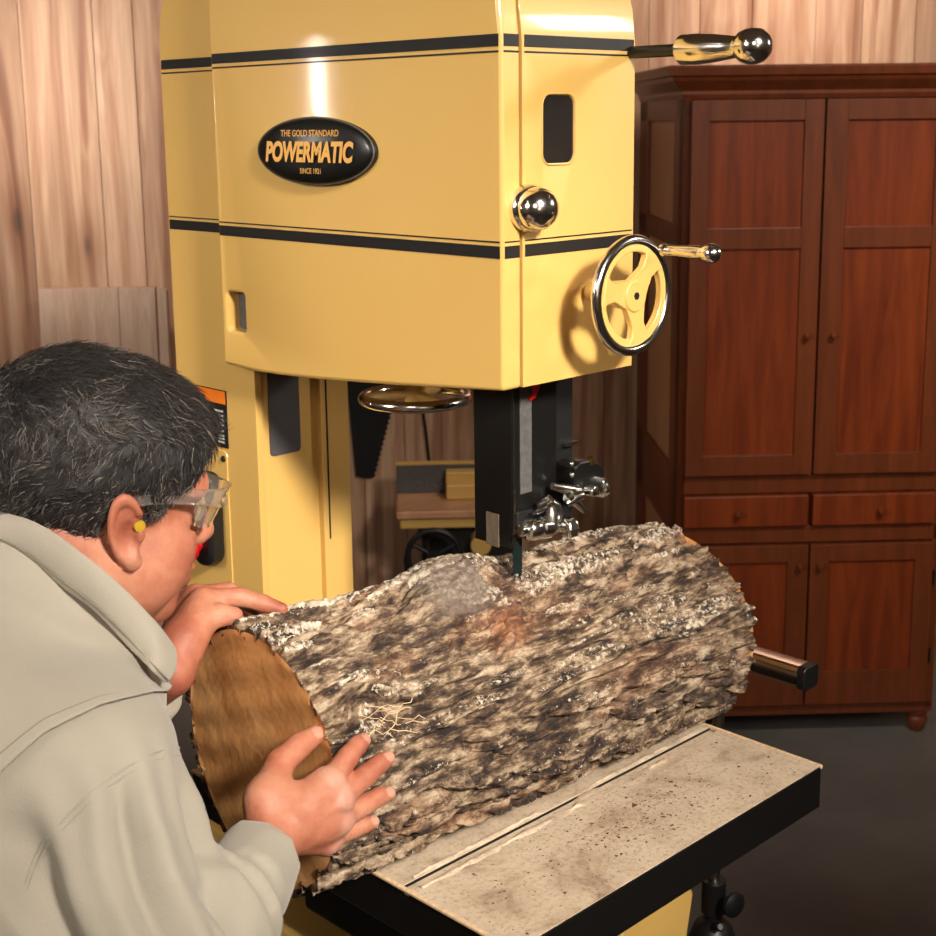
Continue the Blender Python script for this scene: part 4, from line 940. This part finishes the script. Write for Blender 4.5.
Yk=[atd(0,775,1.03),atd(100,712,1.075),atd(168,690,1.13)]
def f_shirt(G):
    P=G.reshape(-1,3); o=.010
    d=smin(f_torso(G,o+.002,.006),f_arms_cut(G,o),.035)
    wst=(P[:,2]-.86).reshape(G.shape[:3]); d=np.maximum(d,-wst)
    c_=s_cone(P,HC+0*NBw+(NBw-HC)*.0,NBw,.060,.074).reshape(G.shape[:3])  # neck opening
    cutn=((P-(NBw+(HC-NBw)*.44))@((HC-NBw)/np.linalg.norm(HC-NBw))).reshape(G.shape[:3])
    nax=(HC-NBw)/np.linalg.norm(HC-NBw); q_=P-NBw; cy=np.linalg.norm(q_-(q_@nax)[:,None]*nax,axis=1).reshape(G.shape[:3])-.082
    return d
def f_arms_cut(G,o):
    P=G.reshape(-1,3); sh=G.shape[:3]
    def arm(S,E,W,stop):
        d=s_cone(P,S,E,.060+o,.048+o); d=smin(d,s_cone(P,E,W,.048+o,.0235+o),.03)
        ax_=(W-E)/np.linalg.norm(W-E); return np.maximum(d,(P-(W-ax_*stop))@ax_)
    return smin(arm(SHR,RE,RW,.018),arm(SHL,LF,LW_,.03),.01).reshape(sh)
VS,FS=surfnet(f_shirt,(-.30,.72,.84),(.82,1.60,1.42),.0062)
VS=relax(VS,FS,2); NS_=normals(VS,FS)
dsp=folds(VS,NS_)
# yoke flap and seams follow planes through the garment
def plane(a,b_,c_): n=np.cross(b_-a,c_-a); n/=np.linalg.norm(n); return a,n
VS=VS+NS_*dsp[:,None]
from mathutils.bvhtree import BVHTree
bv=BVHTree.FromPolygons([tuple(v) for v in VS],[tuple(f) for f in FS.tolist()])
def onshirt(x,y,lift=0.):
    d=ray(x,y); d=d/np.linalg.norm(d); h_=bv.ray_cast(Vector(CAM),Vector(d))
    if h_[0] is None: return None
    n_=np.array(h_[1]); n_=n_ if n_@d<0 else -n_; return np.array(h_[0])+n_*lift
yk=[(-40,812),(0,775),(45,740),(100,712),(168,688)]
yp=[p for p in (onshirt(*q) for q in yk) if p is not None]; A_=np.array(yp); c0=A_.mean(0); _,_,vt=np.linalg.svd(A_-c0); yn=vt[2]
if (HC-c0)@yn<0: yn=-yn
sdist=(VS-c0)@yn; infr=np.clip((.20-np.linalg.norm(VS-c0,axis=1))/.05,0,1)
NS_=normals(VS,FS); VS=VS+0*NS_*(infr*(.0050*np.clip(sdist/.002,0,1)-.0050*np.exp(-((sdist+.005)/.006)**2)*(sdist<0)))[:,None]
print('yoke',len(yp),c0,yn)
bv=BVHTree.FromPolygons([tuple(v) for v in VS],[tuple(f) for f in FS.tolist()])
me=np_mesh('shirt',VS,FS); SH=link('shirt',me,M['shirt'],person); me.shade_smooth(); SH['label']='khaki cotton work shirt'
sb=SH.modifiers.new('Subdivision','SUBSURF'); sb.levels=1; sb.render_levels=1
def seam(px,name,r=.0009,n=40,lift=.0006):
    px=np.array(px,float); t=np.linspace(0,len(px)-1,n); pts=[onshirt(np.interp(a,range(len(px)),px[:,0]),np.interp(a,range(len(px)),px[:,1]),lift) for a in t]
    pts=[p for p in pts if p is not None]
    if len(pts)<4: return
    P_=np.array(pts); 
    for _ in range(3): P_[1:-1]=P_[1:-1]*.5+(P_[:-2]+P_[2:])*.25
    b=MB(); b.tube(P_,r,6); b.build(name,M['shirt'],SH,smooth=80)
arm_=[(25,884),(31,866),(41,844),(68,815),(93,790),(126,767),(158,751),(190,746)]
seam(arm_,'armhole_seam'); seam([(x+2,y+7) for x,y in arm_],'armhole_seam',.0006)
top_y=[(-170,610),(-40,536),(0,536),(37,556),(64,580),(97,603),(136,645),(160,672)]
nu_,nv_=90,40; GR=np.full((nu_,nv_,3),np.nan)
ykx=[-170]+[p[0] for p in yk];yky=[905,812,775,738,711,690]
for i in range(nu_):
    fu=i/(nu_-1); xb=-165+(172+165)*fu; yb=np.interp(xb,ykx,yky)-3*math.sin(max(0,min(1,xb/168))*math.pi); xt=-165+(160+165)*fu; yt=np.interp(xt,[p[0] for p in top_y],[p[1] for p in top_y])
    for j in range(nv_):
        fv=j/(nv_-1); lf=.0022+.0035*fv**3*(1.-.55*max(0,min(1,xb/150)))
        p=onshirt(xt+(xb-xt)*fv,yt+(yb-yt)*fv,lf)
        if p is not None: GR[i,j]=p
GR0=GR.copy()
for i in range(nu_):
    for j in range(nv_):
        if np.isnan(GR[i,j,0]):
            ok_=np.argwhere(~np.isnan(GR0[...,0])); k_=ok_[np.argmin(((ok_-[i,j])**2).sum(1))]; GR[i,j]=GR0[k_[0],k_[1]]
print('yoke nan',np.isnan(GR0[...,0]).sum())
for _ in range(3): GR[1:-1,1:-1]=GR[1:-1,1:-1]*.5+.125*(GR[2:,1:-1]+GR[:-2,1:-1]+GR[1:-1,2:]+GR[1:-1,:-2])
ix=np.arange(nu_*nv_).reshape(nu_,nv_); q=np.stack([ix[:-1,:-1],ix[:-1,1:],ix[1:,1:],ix[1:,:-1]],-1).reshape(-1,4)
me=np_mesh('yoke_flap',GR.reshape(-1,3),q); me.shade_smooth(); YF=link('yoke_flap',me,M['shirt'],SH); so=YF.modifiers.new('Solidify','SOLIDIFY'); so.thickness=.0022; so.offset=0
L_=GR[:, -4]; b=MB(); b.tube(L_-(L_-CAM)/np.linalg.norm(L_-CAM,axis=1)[:,None]*.0012,.0005,6); b.build('yoke_stitching',M['stitch'],SH,smooth=80); seam([(8,672),(30,695),(56,722)],'back_seam',.0006)
# collar: a folded band round the neck
top_=[(-38,512,1.205),(0,511,1.175),(33,521,1.155),(67,542,1.140),(100,567,1.135),(143,609,1.150),(160,626,1.160),(176,648,1.172)]
bot_=[(-44,545,1.185),(0,541,1.150),(37,564,1.125),(64,588,1.112),(97,612,1.108),(136,654,1.120),(152,671,1.135),(166,684,1.150)]
def rs(pts,n=40):
    A=np.array([atd(*p) for p in pts]); t=np.linspace(0,len(A)-1,n); A=np.stack([np.interp(t,range(len(A)),A[:,i]) for i in range(3)],1)
    for _ in range(4): A[1:-1]=A[1:-1]*.5+(A[:-2]+A[2:])*.25
    return A
def bs(p):
    h_=onshirt(p[0],p[1],.004)
    if h_ is None: return p
    t_=(h_-CAM)@fw; return (p[0],p[1],max(p[2]-.035,min(t_,p[2]+.035)))
bot_=[bs(p) for p in bot_[:-2]]+bot_[-2:]; print('collar',bot_)
Tn,Bn=rs(top_),rs(bot_); mid_in=NBw+(HC-NBw)*.25
rows=[]
inw=lambda A,k,dz: A+(mid_in-A)/np.linalg.norm(mid_in-A,axis=1)[:,None]*k+np.array([0,0,dz])
dirv=(HC-NBw)/np.linalg.norm(HC-NBw)
fo=inw(Tn,.004,.001); i1=inw(Tn,.010,0)-dirv*.007; i2=inw(Tn,.016,0)-dirv*.018
for A in (Bn-dirv*0+inw(Bn,.003,0)*0-Bn*0,): rows.append(inw(Bn,.003,-.0))
rows.append(Bn)
for f in (.2,.4,.6,.8,.95): A=Bn+(Tn-Bn)*f; A=A-(inw(A,1,0)-A)*.006*math.sin(f*math.pi); rows.append(A)
rows+= [Tn,fo,i1,i2]
VC=np.stack(rows,0); VC=VC+ (.0022*(fbm(VC.reshape(-1,3)*[25,25,25],2,77)-.5)).reshape(VC.shape[0],-1)[...,None]
nr_,nc_=VC.shape[:2]; ix=np.arange(nr_*nc_).reshape(nr_,nc_); q=np.stack([ix[:-1,:-1],ix[:-1,1:],ix[1:,1:],ix[1:,:-1]],-1).reshape(-1,4)
me=np_mesh('collar',VC.reshape(-1,3),q); me.shade_smooth(); CO=link('collar',me,M['shirt'],SH); so=CO.modifiers.new('Solidify','SOLIDIFY'); so.thickness=.0018; so.offset=0; sb=CO.modifiers.new('Subdivision','SUBSURF'); sb.levels=1; sb.render_levels=1
b=MB(); Lc=Bn+(Tn-Bn)*.14; b.tube(Lc-(inw(Lc,1,0)-Lc)*.0046,.0007,6); b.build('collar_stitching',M['stitch'],SH,smooth=80)
# trousers, shoes
Vt,Ft=surfnet(lambda G:np.maximum(f_legs(G,.012),(.11-G[...,2])),(-.32,.85,.08),(.32,1.48,1.10),.012); me=np_mesh('trousers',Vt,Ft); me.shade_smooth(); link('trousers',me,M['trousers'],person)
for A in (AR,AL):
    b=MB(); 
    V1,F1=surfnet(lambda G:smin(s_cone(G,A+[0,0,-.02],A+[.0,0,-.05],.05,.045),np.maximum(s_cone(G,A+[-.03,0,-.045],A+[.17,0,-.055],.042,.038),-(G[...,2]-.002)),.02),A+[-.12,-.09,-.1],A+[.26,.09,.08],.006)
    V1[:,2]=np.maximum(V1[:,2],.001); me=np_mesh('shoe',V1,F1); me.shade_smooth(); link('shoe',me,M['shoe'],person)
# ================================================================== LIGHTS, CAMERA
def area(name,loc,target,size,power,col,sy=None):
    l=bpy.data.lights.new(name,'AREA'); l.energy=power; l.color=col; l.size=size
    if sy: l.shape='RECTANGLE'; l.size_y=sy
    o=bpy.data.objects.new(name,l); C.objects.link(o); o.location=loc
    o.rotation_euler=(Vector(target)-Vector(loc)).to_track_quat('-Z','Y').to_euler(); return o
def lim(o,deg): o.data.spread=math.radians(deg)
lim(area('key_softbox',(.2,-1.6,2.85),(.92,1.0,1.3),.34,8.2,(1,.92,.82)),34)
lim(area('fill_softbox',(-1.5,-.9,2.6),(.95,1.15,1.5),.8,3.3,(1,.92,.82)),80)
lim(area('left_fill',(-1.7,1.6,2.4),(1.0,1.42,1.55),.7,3.6,(1,.91,.80)),46)  # unseen fill light added to brighten the wheel door and column
area('bounce_fill',(-.8,-2.4,1.7),(-1.3,-3.4,2.9),.8,16,(1,.90,.80))  # added bounce light, brightens the room behind the camera for chrome reflections
def mirror_door(x,y,k):
    p=atx(x,y,.975); d=ray(x,y); d=d/np.linalg.norm(d); d[0]=-d[0]; return p+d*k,p
lp_,pp_=mirror_door(318,84,2.5); lim(area('strip_lamp',tuple(lp_),tuple(pp_),.012,.17,(1,.93,.85),.24),60)
lim(area('rim_lamp',(2.97,-.57,2.40),(1.1,1.0,1.6),.22,2.6,(1,.9,.78)),60)
q_=cf([(-2.65,-1.2,2.6),(-2.6,.76,1.75)]); lim(area('wall_fill',tuple(q_[0]),tuple(q_[1]),.3,5.5,(1,.91,.83)),44)  # unseen area light added to brighten the left board wall
q_=cf([(-.3,.25,2.95),(-.3,.76,2.0)]); lim(area('wall_fill',tuple(q_[0]),tuple(q_[1]),.3,9,(1,.91,.83)),90)  # second added light, for the upper boards on the right
lim(area('armoire_fill',(2.0,.1,2.9),(3.5,1.6,1.3),.4,6,(1,.88,.74)),64)  # unseen fill added to lift the armoire and floor
for x_,y_ in ((.2,-.6),(-1.3,1.7)): area('ceiling_fill',(x_,y_,3.05),(x_,y_,0),1.2,3.0,(1,.92,.82),.25)  # made-up overhead panels, added for chrome streaks and ambient light
w=bpy.data.worlds.new('World'); bpy.context.scene.world=w; w.use_nodes=True; w.node_tree.nodes['Background'].inputs[0].default_value=(1,.85,.7,1); w.node_tree.nodes['Background'].inputs[1].default_value=.06
cd=bpy.data.cameras.new('camera'); co=bpy.data.objects.new('camera',cd); C.objects.link(co)
cd.sensor_width=36; cd.lens=F*36/936; cd.shift_x=0; cd.shift_y=-(468-PY)/936
R=Matrix(((RR[0],UU[0],-fw[0]),(RR[1],UU[1],-fw[1]),(RR[2],UU[2],-fw[2]))); co.matrix_world=Matrix.Translation(CAM)@R.to_4x4()
cd.clip_start=.02
cd.dof.use_dof=True; cd.dof.focus_distance=1.45; cd.dof.aperture_fstop=14.
sc=bpy.context.scene; sc.camera=co
sc.view_settings.view_transform='Standard'; sc.view_settings.look='None'; sc.view_settings.exposure=-.08; sc.view_settings.gamma=1; sc.view_settings.use_curve_mapping=False
